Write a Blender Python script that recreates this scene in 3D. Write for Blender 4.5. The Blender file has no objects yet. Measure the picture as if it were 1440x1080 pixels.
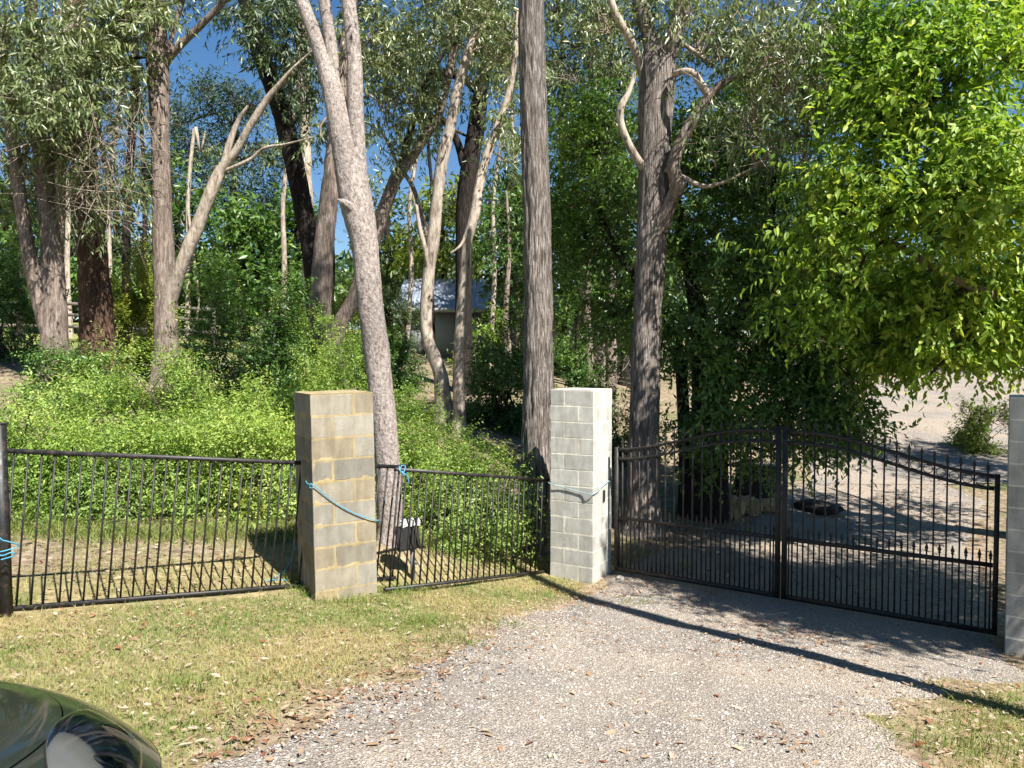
import bpy, bmesh, math, random
import numpy as np
from mathutils import Vector, Matrix

S = bpy.context.scene
COL = S.collection
rng = np.random.default_rng(7)
random.seed(7)

# ------------------------------------------------------------------ camera, sky, sun, exposure
EYE = 1.65
F = 1080.0                      # focal length in photo pixels (photo 1440 wide)
PITCH = math.radians(1.86)
cam_d = bpy.data.cameras.new('camera')
cam = bpy.data.objects.new('camera', cam_d)
COL.objects.link(cam)
cam.location = (0, 0, EYE)
cam.rotation_euler = (math.pi/2 - PITCH, 0, 0)
cam_d.sensor_width = 36.0
cam_d.lens = 27.0
cam_d.clip_start = 0.05
cam_d.clip_end = 3000
S.camera = cam

SUN_EL = math.radians(49)
SH = Vector((-0.61, 0.79, 0)).normalized()          # the way shadows fall on the ground
world = bpy.data.worlds.new('World')
S.world = world
world.use_nodes = True
wn = world.node_tree
wn.nodes.clear()
sky = wn.nodes.new('ShaderNodeTexSky')
sky.sky_type = 'NISHITA'
sky.sun_disc = False
sky.sun_elevation = SUN_EL
sky.sun_rotation = math.atan2(-SH.x, -SH.y)
sky.altitude = 200
sky.air_density = 1.0
sky.dust_density = 0.0
sky.ozone_density = 3.0
bg = wn.nodes.new('ShaderNodeBackground')
bg.inputs['Strength'].default_value = 0.05
wo = wn.nodes.new('ShaderNodeOutputWorld')
hs = wn.nodes.new('ShaderNodeHueSaturation')
hs.inputs['Saturation'].default_value = 1.2
wn.links.new(sky.outputs[0], hs.inputs['Color'])
wn.links.new(hs.outputs[0], bg.inputs[0])
wn.links.new(bg.outputs[0], wo.inputs[0])

sun_d = bpy.data.lights.new('sun', 'SUN')
sun_d.energy = 5.0
sun_d.angle = math.radians(0.53)
sun_d.color = (1.0, 0.955, 0.88)
sun = bpy.data.objects.new('sun', sun_d)
COL.objects.link(sun)
LD = Vector((SH.x*math.cos(SUN_EL), SH.y*math.cos(SUN_EL), -math.sin(SUN_EL)))
sun.rotation_euler = LD.to_track_quat('-Z', 'Y').to_euler()
sun.location = (20, -25, 40)

S.view_settings.view_transform = 'Standard'
S.view_settings.look = 'None'
S.view_settings.exposure = 1.38
S.view_settings.gamma = 1.0
S.view_settings.use_curve_mapping = False
S.render.engine = 'CYCLES'
S.cycles.max_bounces = 6
S.cycles.diffuse_bounces = 3
S.cycles.glossy_bounces = 3
S.cycles.transmission_bounces = 4
S.cycles.transparent_max_bounces = 8
S.cycles.use_denoising = True
S.cycles.use_adaptive_sampling = True
S.cycles.adaptive_threshold = 0.02
S.cycles.sample_clamp_indirect = 6.0

# ------------------------------------------------------------------ helpers
cp_, sp_ = math.cos(PITCH), math.sin(PITCH)
def ray(px, py):
    u = (px-720)/F; v = (540-py)/F
    return np.array([u, cp_ + v*sp_, v*cp_ - sp_])
def at(px, py, d):
    """world point d metres ahead whose direction is that of a photo pixel"""
    r = ray(px, py); r = r/r[1]
    return np.array([0, 0, EYE]) + r*d

def hash3(i, j, k):
    h = (i*374761393 + j*668265263 + k*1442695041) & 0xFFFFFFFF
    h = ((h ^ (h >> 13))*1274126177) & 0xFFFFFFFF
    h = (h ^ (h >> 16))
    return (h & 0xFFFFFF)/float(0x7FFFFF) - 1.0
def vnoise(p):
    p = np.asarray(p, float)
    i = np.floor(p).astype(np.int64); f = p - i
    f = f*f*(3-2*f)
    r = 0
    for dx in (0, 1):
        wx = f[:, 0] if dx else 1-f[:, 0]
        for dy in (0, 1):
            wy = f[:, 1] if dy else 1-f[:, 1]
            for dz in (0, 1):
                wz = f[:, 2] if dz else 1-f[:, 2]
                r = r + wx*wy*wz*hash3(i[:, 0]+dx, i[:, 1]+dy, i[:, 2]+dz)
    return r
def fbm(p, n=3):
    p = np.asarray(p, float); r = 0; a = 1.0
    for k in range(n):
        r = r + a*vnoise(p*(2**k) + 17.3*k); a *= .5
    return r
def n2(x, y, s, seed=0):
    x = np.atleast_1d(x); y = np.atleast_1d(y)
    return fbm(np.stack([x*s, y*s, np.full_like(x, seed*7.7, dtype=float)], 1))

def mesh_np(name, verts, polys_list, smooth=False, tint=None):
    """polys_list: list of (N,k) index arrays; tint: per-face floats in the same order"""
    me = bpy.data.meshes.new(name)
    verts = np.asarray(verts, np.float32)
    me.vertices.add(len(verts)); me.vertices.foreach_set('co', verts.ravel())
    loops = np.concatenate([p.ravel() for p in polys_list]).astype(np.int32)
    sizes = np.concatenate([np.full(len(p), p.shape[1], np.int32) for p in polys_list])
    starts = np.concatenate([[0], np.cumsum(sizes)[:-1]]).astype(np.int32)
    me.loops.add(len(loops)); me.loops.foreach_set('vertex_index', loops)
    me.polygons.add(len(sizes)); me.polygons.foreach_set('loop_start', starts)
    try: me.polygons.foreach_set('loop_total', sizes)
    except Exception: pass
    me.update(calc_edges=True); me.validate()
    if smooth: me.polygons.foreach_set('use_smooth', np.ones(len(me.polygons), bool))
    if tint is not None and len(me.polygons) == len(tint):
        a = me.attributes.new('tint', 'FLOAT', 'FACE'); a.data.foreach_set('value', np.asarray(tint, np.float32))
    return me

def link(name, me, mat=None, parent=None, loc=None):
    o = bpy.data.objects.new(name, me); COL.objects.link(o)
    if mat is not None and me is not None and not me.materials: me.materials.append(mat)
    if parent is not None: o.parent = parent
    if loc is not None: o.location = loc
    return o
def thing(name, label, cat, loc=(0, 0, 0), rotz=0, group=None):
    o = bpy.data.objects.new(name, None); COL.objects.link(o)
    o.empty_display_size = .2
    o.location = loc; o.rotation_euler = (0, 0, rotz)
    o['label'] = label; o['category'] = cat
    if group: o['group'] = group
    return o
def tag(o, label, cat, group=None):
    o['label'] = label; o['category'] = cat
    if group: o['group'] = group
    return o

class MB:
    def __init__(s): s.v = []; s.f4 = []; s.f3 = []; s.n = 0
    def add(s, v, f):
        v = np.asarray(v, float); f = np.asarray(f)
        if len(f):
            (s.f4 if f.shape[1] == 4 else s.f3).append(f + s.n)
        s.v.append(v); s.n += len(v)
    def mesh(s, name, smooth=False):
        pl = []
        if s.f4: pl.append(np.concatenate(s.f4))
        if s.f3: pl.append(np.concatenate(s.f3))
        return mesh_np(name, np.concatenate(s.v), pl, smooth)
BOXF = np.array([[0,3,2,1],[4,5,6,7],[0,1,5,4],[1,2,6,5],[2,3,7,6],[3,0,4,7]])
def box_v(x0, x1, y0, y1, z0, z1):
    return np.array([[x0,y0,z0],[x1,y0,z0],[x1,y1,z0],[x0,y1,z0],[x0,y0,z1],[x1,y0,z1],[x1,y1,z1],[x0,y1,z1]], float)
def bevel_box(name, x0, x1, y0, y1, z0, z1, b=.006, seg=1):
    bm = bmesh.new()
    vs = [bm.verts.new(v) for v in box_v(x0, x1, y0, y1, z0, z1)]
    for f in BOXF: bm.faces.new([vs[i] for i in f])
    bmesh.ops.bevel(bm, geom=list(bm.edges), offset=b, segments=seg, affect='EDGES')
    me = bpy.data.meshes.new(name); bm.to_mesh(me); bm.free()
    return me
def bar_v(a, b, w, t, up=(0, 0, 1)):
    """a square-section bar from a to b; w along side, t along the other"""
    a = np.asarray(a, float); b = np.asarray(b, float); d = b-a; d /= np.linalg.norm(d)
    up = np.asarray(up, float)
    s = np.cross(d, up)
    if np.linalg.norm(s) < 1e-3: s = np.cross(d, [1, 0, 0])
    s /= np.linalg.norm(s); n = np.cross(s, d)
    o = [(-1,-1),(1,-1),(1,1),(-1,1)]
    return np.array([a + s*w/2*i + n*t/2*j for i, j in o] + [b + s*w/2*i + n*t/2*j for i, j in o])
BARF = np.array([[0,1,2,3],[7,6,5,4],[0,4,5,1],[1,5,6,2],[2,6,7,3],[3,7,4,0]])

def smooth_path(pts, n):
    """Catmull-Rom resample of (k,m) rows to n rows"""
    p = np.asarray(pts, float)
    if len(p) == 2:
        t = np.linspace(0, 1, n)[:, None]; return p[0]*(1-t) + p[1]*t
    P = np.vstack([2*p[0]-p[1], p, 2*p[-1]-p[-2]])
    seg = np.linalg.norm(np.diff(p[:, :3], axis=0), axis=1); cum = np.concatenate([[0], np.cumsum(seg)])
    out = []
    for s in np.linspace(0, cum[-1], n):
        i = min(max(np.searchsorted(cum, s, side='right')-1, 0), len(seg)-1)
        t = (s-cum[i])/max(seg[i], 1e-9)
        a, b, c, d = P[i], P[i+1], P[i+2], P[i+3]
        out.append(.5*((2*b) + (-a+c)*t + (2*a-5*b+4*c-d)*t*t + (-a+3*b-3*c+d)*t**3))
    return np.array(out)

def tube(path, radii, n=10, disp=None, close=True):
    """one tube; disp(theta, s, ring points)-> radial factor"""
    p = np.asarray(path, float); K = len(p); radii = np.broadcast_to(np.asarray(radii, float), (K,))
    t = np.gradient(p, axis=0); t /= np.linalg.norm(t, axis=1)[:, None] + 1e-12
    u = np.cross(t[0], [0, 1, 0])
    if np.linalg.norm(u) < .2: u = np.cross(t[0], [1, 0, 0])
    u /= np.linalg.norm(u)
    th = np.linspace(0, 2*math.pi, n, endpoint=False)
    s = np.concatenate([[0], np.cumsum(np.linalg.norm(np.diff(p, axis=0), axis=1))])
    V = np.zeros((K, n, 3))
    for k in range(K):
        u = u - t[k]*np.dot(u, t[k]); u /= np.linalg.norm(u)
        w = np.cross(t[k], u)
        V[k] = p[k] + radii[k]*(np.cos(th)[:, None]*u + np.sin(th)[:, None]*w)
    if disp is not None:
        f = disp(np.tile(th, (K, 1)), np.tile(s[:, None], (1, n)), V)
        V = p[:, None, :] + (V-p[:, None, :])*f[:, :, None]
    i = np.arange(K-1)[:, None]*n; j = np.arange(n)[None, :]
    q = np.stack([i+j, i+(j+1) % n, i+n+(j+1) % n, i+n+j], -1).reshape(-1, 4)
    v = V.reshape(-1, 3)
    return v, q

def tubes_batch(paths, radii, n=4):
    """paths (M,K,3), radii (M,K)"""
    M, K, _ = paths.shape
    t = np.gradient(paths, axis=1); t /= np.linalg.norm(t, axis=2)[..., None] + 1e-9
    ref = np.where(np.abs(t[:, :1, 2:3]) > .8, np.array([[[1., 0, 0]]]), np.array([[[0, 0, 1.]]]))
    u = np.cross(t, np.broadcast_to(ref, t.shape)); u /= np.linalg.norm(u, axis=2)[..., None] + 1e-9
    w = np.cross(t, u)
    th = np.linspace(0, 2*math.pi, n, endpoint=False)
    V = paths[:, :, None, :] + radii[:, :, None, None]*(np.cos(th)[None, None, :, None]*u[:, :, None, :] + np.sin(th)[None, None, :, None]*w[:, :, None, :])
    m = np.arange(M)[:, None, None]*K*n; k = np.arange(K-1)[None, :, None]*n; j = np.arange(n)[None, None, :]
    q = np.stack([m+k+j, m+k+(j+1) % n, m+k+n+(j+1) % n, m+k+n+j], -1).reshape(-1, 4)
    return V.reshape(-1, 3), q

def unit(v): return v/(np.linalg.norm(v, axis=-1, keepdims=True) + 1e-9)

def leaves(pos, dirs, nrm, L, W, big=False, fold=.18, curl=.12):
    """arrays of leaf blades -> verts, polys"""
    d = unit(dirs); s = unit(np.cross(d, nrm)); n = np.cross(s, d)
    L = np.asarray(L)[:, None]; W = np.asarray(W)[:, None]
    N = len(pos)
    if not big:
        b = pos; t = pos + d*L - n*curl*L
        l = pos + d*L*.42 + s*W*.5 + n*W*fold; r = pos + d*L*.42 - s*W*.5 + n*W*fold
        v = np.stack([b, l, t, r], 1).reshape(-1, 3)
        k = np.arange(N)[:, None]*4
        return v, np.concatenate([k + np.array([[0, 2, 1]]), k + np.array([[0, 3, 2]])], 1).reshape(-1, 3)
    b = pos; t = pos + d*L - n*curl*L
    l1 = pos + d*L*.25 + s*W*.42 + n*W*fold; l2 = pos + d*L*.62 + s*W*.40 + n*(W*fold - curl*L*.4)
    r1 = pos + d*L*.25 - s*W*.42 + n*W*fold; r2 = pos + d*L*.62 - s*W*.40 + n*(W*fold - curl*L*.4)
    v = np.stack([b, l1, l2, t, r2, r1], 1).reshape(-1, 3)
    k = np.arange(N)[:, None]*6
    return v, np.concatenate([k + np.array([[0, 3, 2, 1]]), k + np.array([[0, 5, 4, 3]])], 1).reshape(-1, 4)

# ------------------------------------------------------------------ materials
def mat(name):
    m = bpy.data.materials.new(name); m.use_nodes = True
    nt = m.node_tree
    return m, nt, nt.nodes['Principled BSDF']
def N(nt, t, **kw):
    n = nt.nodes.new(t)
    for k, v in kw.items(): setattr(n, k, v)
    return n
def ramp(nt, fac, stops):
    r = N(nt, 'ShaderNodeValToRGB'); e = r.color_ramp.elements
    while len(e) < len(stops): e.new(.5)
    for x, (p, c) in zip(e, stops): x.position = p; x.color = (*c, 1)
    nt.links.new(fac, r.inputs[0]); return r.outputs[0]
def coords(nt, scale=(1, 1, 1), world=True):
    m = N(nt, 'ShaderNodeMapping'); m.inputs['Scale'].default_value = scale
    if world: g = N(nt, 'ShaderNodeNewGeometry'); nt.links.new(g.outputs['Position'], m.inputs[0])
    else: g = N(nt, 'ShaderNodeTexCoord'); nt.links.new(g.outputs['Object'], m.inputs[0])
    return m.outputs[0]
def noise(nt, co, scale, detail=4, rough=.55, dist=0):
    n = N(nt, 'ShaderNodeTexNoise'); n.inputs['Scale'].default_value = scale
    n.inputs['Detail'].default_value = detail; n.inputs['Roughness'].default_value = rough
    n.inputs['Distortion'].default_value = dist
    nt.links.new(co, n.inputs['Vector']); return n.outputs['Fac']
def mix(nt, a, b, fac, mode='MIX'):
    m = N(nt, 'ShaderNodeMix', data_type='RGBA', blend_type=mode)
    for s, v in ((m.inputs[0], fac), (m.inputs[6], a), (m.inputs[7], b)):
        if isinstance(v, (int, float)): s.default_value = v
        elif isinstance(v, tuple): s.default_value = (*v, 1)
        else: nt.links.new(v, s)
    return m.outputs[2]
def bump(nt, h, strength, dist, p, prev=None):
    b = N(nt, 'ShaderNodeBump'); b.inputs['Strength'].default_value = strength; b.inputs['Distance'].default_value = dist
    nt.links.new(h, b.inputs['Height'])
    if prev is not None: nt.links.new(prev, b.inputs['Normal'])
    nt.links.new(b.outputs[0], p.inputs['Normal']); return b.outputs[0]

def leaf_mat(name, c0, c1, c2, trans=.3, rough=.45, spec=.4, tcol=None, obj_rand=False):
    m, nt, p = mat(name)
    if obj_rand: fac = N(nt, 'ShaderNodeObjectInfo').outputs['Random']
    else:
        a = N(nt, 'ShaderNodeAttribute'); a.attribute_name = 'tint'; fac = a.outputs['Fac']
    col = ramp(nt, fac, [(0, c0), (.55, c1), (1, c2)])
    nt.links.new(col, p.inputs['Base Color'])
    p.inputs['Roughness'].default_value = rough
    p.inputs['Specular IOR Level'].default_value = spec
    if trans > 0:
        t = N(nt, 'ShaderNodeBsdfTranslucent')
        tc = mix(nt, col, tcol if tcol else (1.0, 1.0, .45), 1.0, 'MULTIPLY')
        tb = mix(nt, tc, (1.7, 1.7, 1.7), 1.0, 'MULTIPLY')
        nt.links.new(tb, t.inputs[0])
        mx = N(nt, 'ShaderNodeMixShader'); mx.inputs[0].default_value = trans
        nt.links.new(p.outputs[0], mx.inputs[1]); nt.links.new(t.outputs[0], mx.inputs[2])
        nt.links.new(mx.outputs[0], nt.nodes['Material Output'].inputs[0])
    return m

def bark_mat(name, dark, mid, light, vs=(9, 9, 1.6), fine=40, bs=.7, bd=.03, moss=0, ramp_pos=(.32, .5, .68)):
    m, nt, p = mat(name)
    c = coords(nt, vs)
    a = noise(nt, c, 2.2, 6, .62, .6)
    big = noise(nt, coords(nt, (1, 1, .5)), 1.4, 3)
    f = noise(nt, coords(nt, (1, 1, .35)), fine, 4, .6)
    col = ramp(nt, a, [(ramp_pos[0], dark), (ramp_pos[1], mid), (ramp_pos[2], light)])
    col = mix(nt, col, mix(nt, (.45, .45, .46), (1.35, 1.3, 1.25), big), 1.0, 'MULTIPLY')
    col = mix(nt, col, mix(nt, (.72, .72, .72), (1.2, 1.2, 1.2), f), .8, 'MULTIPLY')
    nt.links.new(col, p.inputs['Base Color'])
    p.inputs['Roughness'].default_value = .9
    p.inputs['Specular IOR Level'].default_value = .15
    b1 = bump(nt, a, bs, bd, p)
    bump(nt, f, bs*.6, .008, p, b1)
    return m

M = {}
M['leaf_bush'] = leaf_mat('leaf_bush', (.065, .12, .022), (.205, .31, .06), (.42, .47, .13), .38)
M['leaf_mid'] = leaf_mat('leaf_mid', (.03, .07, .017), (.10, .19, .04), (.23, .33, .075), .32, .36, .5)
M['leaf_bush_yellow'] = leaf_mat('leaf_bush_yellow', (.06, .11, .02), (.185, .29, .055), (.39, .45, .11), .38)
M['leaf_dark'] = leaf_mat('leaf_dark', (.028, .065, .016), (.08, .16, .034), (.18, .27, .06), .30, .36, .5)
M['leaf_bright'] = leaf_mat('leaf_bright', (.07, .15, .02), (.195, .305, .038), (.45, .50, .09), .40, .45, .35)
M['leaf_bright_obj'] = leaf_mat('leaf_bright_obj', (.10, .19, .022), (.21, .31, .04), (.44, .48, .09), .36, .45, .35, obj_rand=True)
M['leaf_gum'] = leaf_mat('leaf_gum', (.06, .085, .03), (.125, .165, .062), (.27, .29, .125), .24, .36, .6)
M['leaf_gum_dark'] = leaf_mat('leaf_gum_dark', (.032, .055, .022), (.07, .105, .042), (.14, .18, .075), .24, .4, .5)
M['leaf_wattle'] = leaf_mat('leaf_wattle', (.025, .05, .032), (.05, .085, .05), (.10, .13, .07), .2, .5, .3)
M['leaf_yellow'] = leaf_mat('leaf_yellow', (.10, .14, .02), (.17, .22, .03), (.28, .30, .05), .35)
M['litter'] = leaf_mat('litter', (.15, .065, .035), (.29, .21, .135), (.46, .39, .30), .1, .7, .2, (1, .9, .6))
M['litter_obj'] = leaf_mat('litter_obj', (.20, .07, .03), (.30, .20, .12), (.46, .40, .31), .1, .7, .2, (1, .9, .6), True)
M['grass'] = leaf_mat('grass', (.36, .295, .14), (.235, .245, .08), (.095, .17, .028), .25, .6, .2, (1, 1, .6))

M['bark_pale'] = bark_mat('bark_pale', (.11, .09, .082), (.275, .24, .22), (.42, .375, .35), (13, 13, 8), 55, 1.0, .035, ramp_pos=(.30, .46, .66))
M['bark_fibrous'] = bark_mat('bark_fibrous', (.04, .033, .029), (.19, .165, .148), (.46, .42, .395), (26, 26, 2.0), 60, 1.0, .04)
M['bark_red'] = bark_mat('bark_red', (.045, .026, .018), (.105, .065, .045), (.19, .125, .09), (16, 16, 2.0), 50, 1.0, .03)
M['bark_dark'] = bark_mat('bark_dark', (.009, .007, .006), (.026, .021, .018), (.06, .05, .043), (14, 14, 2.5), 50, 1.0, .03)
M['bark_smooth'] = bark_mat('bark_smooth', (.15, .115, .09), (.38, .325, .27), (.54, .48, .41), (7, 7, 2.0), 30, .8, .02)
M['bark_brown'] = bark_mat('bark_brown', (.09, .068, .055), (.205, .165, .14), (.36, .31, .275), (12, 12, 2.0), 50, 1.0, .03)
M['twig'] = bark_mat('twig', (.20, .16, .125), (.34, .28, .23), (.46, .40, .34), (8, 8, 3), 30, .4, .005)
M['twig_dark'] = bark_mat('twig_dark', (.03, .024, .018), (.07, .055, .042), (.12, .10, .08), (8, 8, 3), 30, .4, .005)

def gravel_mat():
    m, nt, p = mat('gravel')
    co = coords(nt)
    v = N(nt, 'ShaderNodeTexVoronoi'); v.inputs['Scale'].default_value = 84; nt.links.new(co, v.inputs['Vector'])
    v2 = N(nt, 'ShaderNodeTexVoronoi'); v2.inputs['Scale'].default_value = 190; nt.links.new(co, v2.inputs['Vector'])
    sep = N(nt, 'ShaderNodeSeparateColor'); nt.links.new(v.outputs['Color'], sep.inputs[0])
    sep2 = N(nt, 'ShaderNodeSeparateColor'); nt.links.new(v2.outputs['Color'], sep2.inputs[0])
    c1 = ramp(nt, sep.outputs[0], [(0, (.15, .133, .12)), (.3, (.32, .287, .253)), (.65, (.44, .397, .35)), (1, (.60, .55, .49))])
    c2 = ramp(nt, sep2.outputs[0], [(0, (.22, .19, .165)), (.5, (.37, .33, .29)), (1, (.52, .48, .43))])
    col = mix(nt, c1, c2, .4)
    big = noise(nt, coords(nt), .55, 5, .6)
    sand = ramp(nt, big, [(.38, (.86, .86, .88)), (.62, (1.16, 1.08, .98))])
    col = mix(nt, col, sand, 1.0, 'MULTIPLY')
    dust = noise(nt, coords(nt), 2.4, 5, .65)
    dm = N(nt, 'ShaderNodeMapRange'); nt.links.new(dust, dm.inputs[0])
    dm.inputs[1].default_value = .52; dm.inputs[2].default_value = .74; dm.inputs[3].default_value = 0; dm.inputs[4].default_value = .6
    col = mix(nt, col, (.47, .40, .33), dm.outputs[0])
    g_ = N(nt, 'ShaderNodeNewGeometry'); dp = N(nt, 'ShaderNodeVectorMath', operation='DOT_PRODUCT'); dp.inputs[1].default_value = (.95, -.32, 0)
    wob = noise(nt, coords(nt), .7, 2); ws = N(nt, 'ShaderNodeMath', operation='MULTIPLY_ADD'); ws.inputs[1].default_value = .5
    nt.links.new(g_.outputs['Position'], dp.inputs[0]); nt.links.new(wob, ws.inputs[0]); nt.links.new(dp.outputs['Value'], ws.inputs[2])
    mr = N(nt, 'ShaderNodeMapRange'); mr.inputs[1].default_value = -2.4; mr.inputs[2].default_value = .6; nt.links.new(ws.outputs[0], mr.inputs[0])
    trk = ramp(nt, mr.outputs[0], [(.16, (0, 0, 0)), (.235, (.8, .8, .8)), (.31, (0, 0, 0)), (.62, (0, 0, 0)), (.70, (.55, .55, .55)), (.78, (0, 0, 0))])
    tk = mix(nt, (0, 0, 0), trk, ramp(nt, noise(nt, coords(nt), 1.6, 4, .6), [(.35, (.1, .1, .1)), (.65, (1, 1, 1))]), 'MIX')
    col = mix(nt, col, mix(nt, col, (.60, .60, .62), 1.0, 'MULTIPLY'), tk)
    col = mix(nt, col, (.78, .775, .765), 1.0, 'MULTIPLY')
    nt.links.new(col, p.inputs['Base Color'])
    p.inputs['Roughness'].default_value = .92; p.inputs['Specular IOR Level'].default_value = .2
    b = bump(nt, v.outputs['Distance'], 1.0, .012, p); b = bump(nt, v2.outputs['Distance'], .6, .005, p, b)
    return m
M['gravel'] = gravel_mat()

def ground_mat():
    """bare earth and thatch: straw under the lawn, brown leafy soil under the trees, green pasture far left"""
    m, nt, p = mat('ground')
    co = coords(nt)
    a = noise(nt, co, 9, 6, .65); b = noise(nt, co, .8, 4, .6); f = noise(nt, co, 60, 4, .7)
    straw = ramp(nt, a, [(.3, (.15, .115, .06)), (.5, (.27, .215, .115)), (.7, (.39, .32, .19))])
    straw = mix(nt, straw, (.16, .19, .06), ramp(nt, b, [(.45, (0, 0, 0)), (.65, (.55, .55, .55))]))
    soil = ramp(nt, a, [(.3, (.085, .063, .042)), (.5, (.21, .165, .11)), (.72, (.37, .305, .215))])
    soil = mix(nt, soil, (.07, .11, .03), ramp(nt, b, [(.5, (0, 0, 0)), (.68, (.7, .7, .7))]))
    past = ramp(nt, a, [(.3, (.14, .17, .05)), (.7, (.30, .31, .10))])
    at_ = N(nt, 'ShaderNodeAttribute'); at_.attribute_name = 'zone'
    sp = N(nt, 'ShaderNodeSeparateXYZ'); nt.links.new(at_.outputs['Vector'], sp.inputs[0])
    col = mix(nt, straw, soil, sp.outputs[0]); col = mix(nt, col, past, sp.outputs[1])
    dirt = ramp(nt, a, [(.3, (.12, .075, .05)), (.5, (.25, .185, .13)), (.7, (.40, .33, .26))])
    col = mix(nt, col, dirt, sp.outputs[2])
    nt.links.new(col, p.inputs['Base Color'])
    p.inputs['Roughness'].default_value = .95; p.inputs['Specular IOR Level'].default_value = .1
    bb = bump(nt, a, .8, .03, p); bump(nt, f, .7, .012, p, bb)
    return m
M['ground'] = ground_mat()

def block_mat(name, cool, warm, light, mortar=False):
    m, nt, p = mat(name)
    co = coords(nt, world=True)
    oi = N(nt, 'ShaderNodeObjectInfo').outputs['Random']
    base = ramp(nt, oi, [(0, cool), (.45, warm), (.8, light), (1, cool)])
    if mortar: base = ramp(nt, noise(nt, co, 4, 4), [(.35, cool), (.65, warm)])
    f = noise(nt, co, 170, 3, .7); g = noise(nt, co, 7, 5, .65); h = noise(nt, coords(nt, (6, 6, 1.2)), 2.0, 4, .6)
    col = mix(nt, base, ramp(nt, f, [(.3, (.72, .72, .72)), (.55, (1, 1, 1)), (.75, (1.18, 1.18, 1.18))]), .75, 'MULTIPLY')
    col = mix(nt, col, ramp(nt, g, [(.3, (.80, .79, .76)), (.65, (1.1, 1.08, 1.04))]), .9, 'MULTIPLY')
    col = mix(nt, col, ramp(nt, h, [(.35, (.78, .76, .72)), (.6, (1.06, 1.06, 1.05))]), .8, 'MULTIPLY')
    nt.links.new(col, p.inputs['Base Color'])
    p.inputs['Roughness'].default_value = .95; p.inputs['Specular IOR Level'].default_value = .12
    b = bump(nt, f, .7, .004, p); bump(nt, g, .4, .008, p, b)
    return m
M['block_weathered'] = block_mat('block_weathered', (.20, .19, .168), (.25, .212, .15), (.28, .265, .228))
M['block_pale'] = block_mat('block_pale', (.40, .40, .38), (.47, .465, .435), (.51, .505, .475))
M['block_grey'] = block_mat('block_grey', (.36, .355, .34), (.44, .435, .41), (.49, .48, .46))
M['mortar_yellow'] = block_mat('mortar_yellow', (.35, .28, .15), (.31, .26, .17), (.5, .4, .2), True)
M['mortar_pale'] = block_mat('mortar_pale', (.66, .64, .57), (.70, .67, .58), (.5, .5, .5), True)
M['mortar_dark'] = block_mat('mortar_dark', (.62, .60, .55), (.68, .66, .60), (.5, .5, .5), True)

def metal_paint(name, col, rough=.42, wear=(.075, .05, .036)):
    m, nt, p = mat(name)
    co = coords(nt)
    a = noise(nt, co, 14, 5, .7)
    c = mix(nt, col, wear, ramp(nt, a, [(.50, (0, 0, 0)), (.70, (.8, .8, .8))]))
    nt.links.new(c, p.inputs['Base Color'])
    r = ramp(nt, a, [(.3, (rough-.08,)*3), (.7, (rough+.2,)*3)])
    nt.links.new(r, p.inputs['Roughness'])
    return m
M['black_paint'] = metal_paint('black_paint', (.010, .010, .011), .5)
M['gate_paint'] = metal_paint('gate_paint', (.012, .011, .010), .58)
def plain(name, col, rough=.6, metal=0, var=.25, sc=20):
    m, nt, p = mat(name)
    a = noise(nt, coords(nt), sc, 4, .6)
    c = mix(nt, tuple(x*(1-var) for x in col), tuple(min(x*(1+var), 1) for x in col), a)
    nt.links.new(c, p.inputs['Base Color']); p.inputs['Roughness'].default_value = rough; p.inputs['Metallic'].default_value = metal
    return m
M['rope_blue'] = plain('rope_blue', (.06, .26, .38), .7, 0, .4, 90)
M['rope_faded'] = plain('rope_faded', (.22, .33, .36), .8, 0, .3, 90)
M['white_plastic'] = plain('white_plastic', (.5, .5, .48), .45)
M['black_plastic'] = plain('black_plastic', (.02, .02, .022), .5)
M['grey_post'] = plain('grey_post', (.20, .21, .22), .6, .2)
M['roof_metal'] = plain('roof_metal', (.30, .34, .42), .45, .3, .12, 1.5)
M['wall_panel'] = plain('wall_panel', (.22, .23, .24), .7, 0, .15, 2)
M['wall_cream'] = plain('wall_cream', (.34, .335, .32), .8, 0, .1, 2)
M['shed_dark'] = plain('shed_dark', (.10, .11, .12), .5)
M['glass_dark'] = plain('glass_dark', (.03, .035, .04), .08)
M['timber'] = plain('timber', (.13, .11, .09), .85, 0, .4, 6)
M['sandstone'] = plain('sandstone', (.30, .20, .11), .9, 0, .45, 5)
M['stone_pale'] = plain('stone_pale', (.42, .38, .33), .9, 0, .3, 12)
M['stump'] = plain('stump', (.03, .026, .022), .9, 0, .5, 9)

# ------------------------------------------------------------------ terrain
CTRL = np.array([(0,0,0),(-3,0,.2),(4,0,-.38),(-8,1,.5),(9,1,-.8),(-1.3,4,-.24),(3,4.2,-.62),(8,4,-1.05),
    (-1.78,6.9,-.56),(1,9.4,-1.14),(4.5,6.95,-1.05),(-3.9,5.8,-.29),(-2.76,6.7,-.45),(-1.2,7.85,-.66),(-1.14,7.2,-.585),(-.47,8.5,-.86),(-.9,6.3,-.56),(.46,10,-1.1),
    (1.3,9.75,-1.12),(3,8.5,-1.10),(4.7,7.4,-1.08),(-4,9,-.25),(-8,8,.15),(-8,12,.6),(-4,13,.2),(.4,11,-1.1),
    (1.97,11.5,-1.0),(-1.4,8.8,-.45),(0,14,-.4),(0,20,.6),(-10,18,1.55),(-12,28,2.3),(-3,20,1.0),(0,40,2.3),(-20,45,3.6),
    (4,12,-1.1),(7,16,-.95),(8,25,.1),(14,40,1.4),(16,16,-.6),(25,30,.9),(-25,15,1.6),(12,9,-1.0),(20,-10,-1),(-20,-10,1),(0,-15,.4),(0,70,4),(40,70,3.5),(-40,70,5)])
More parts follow.
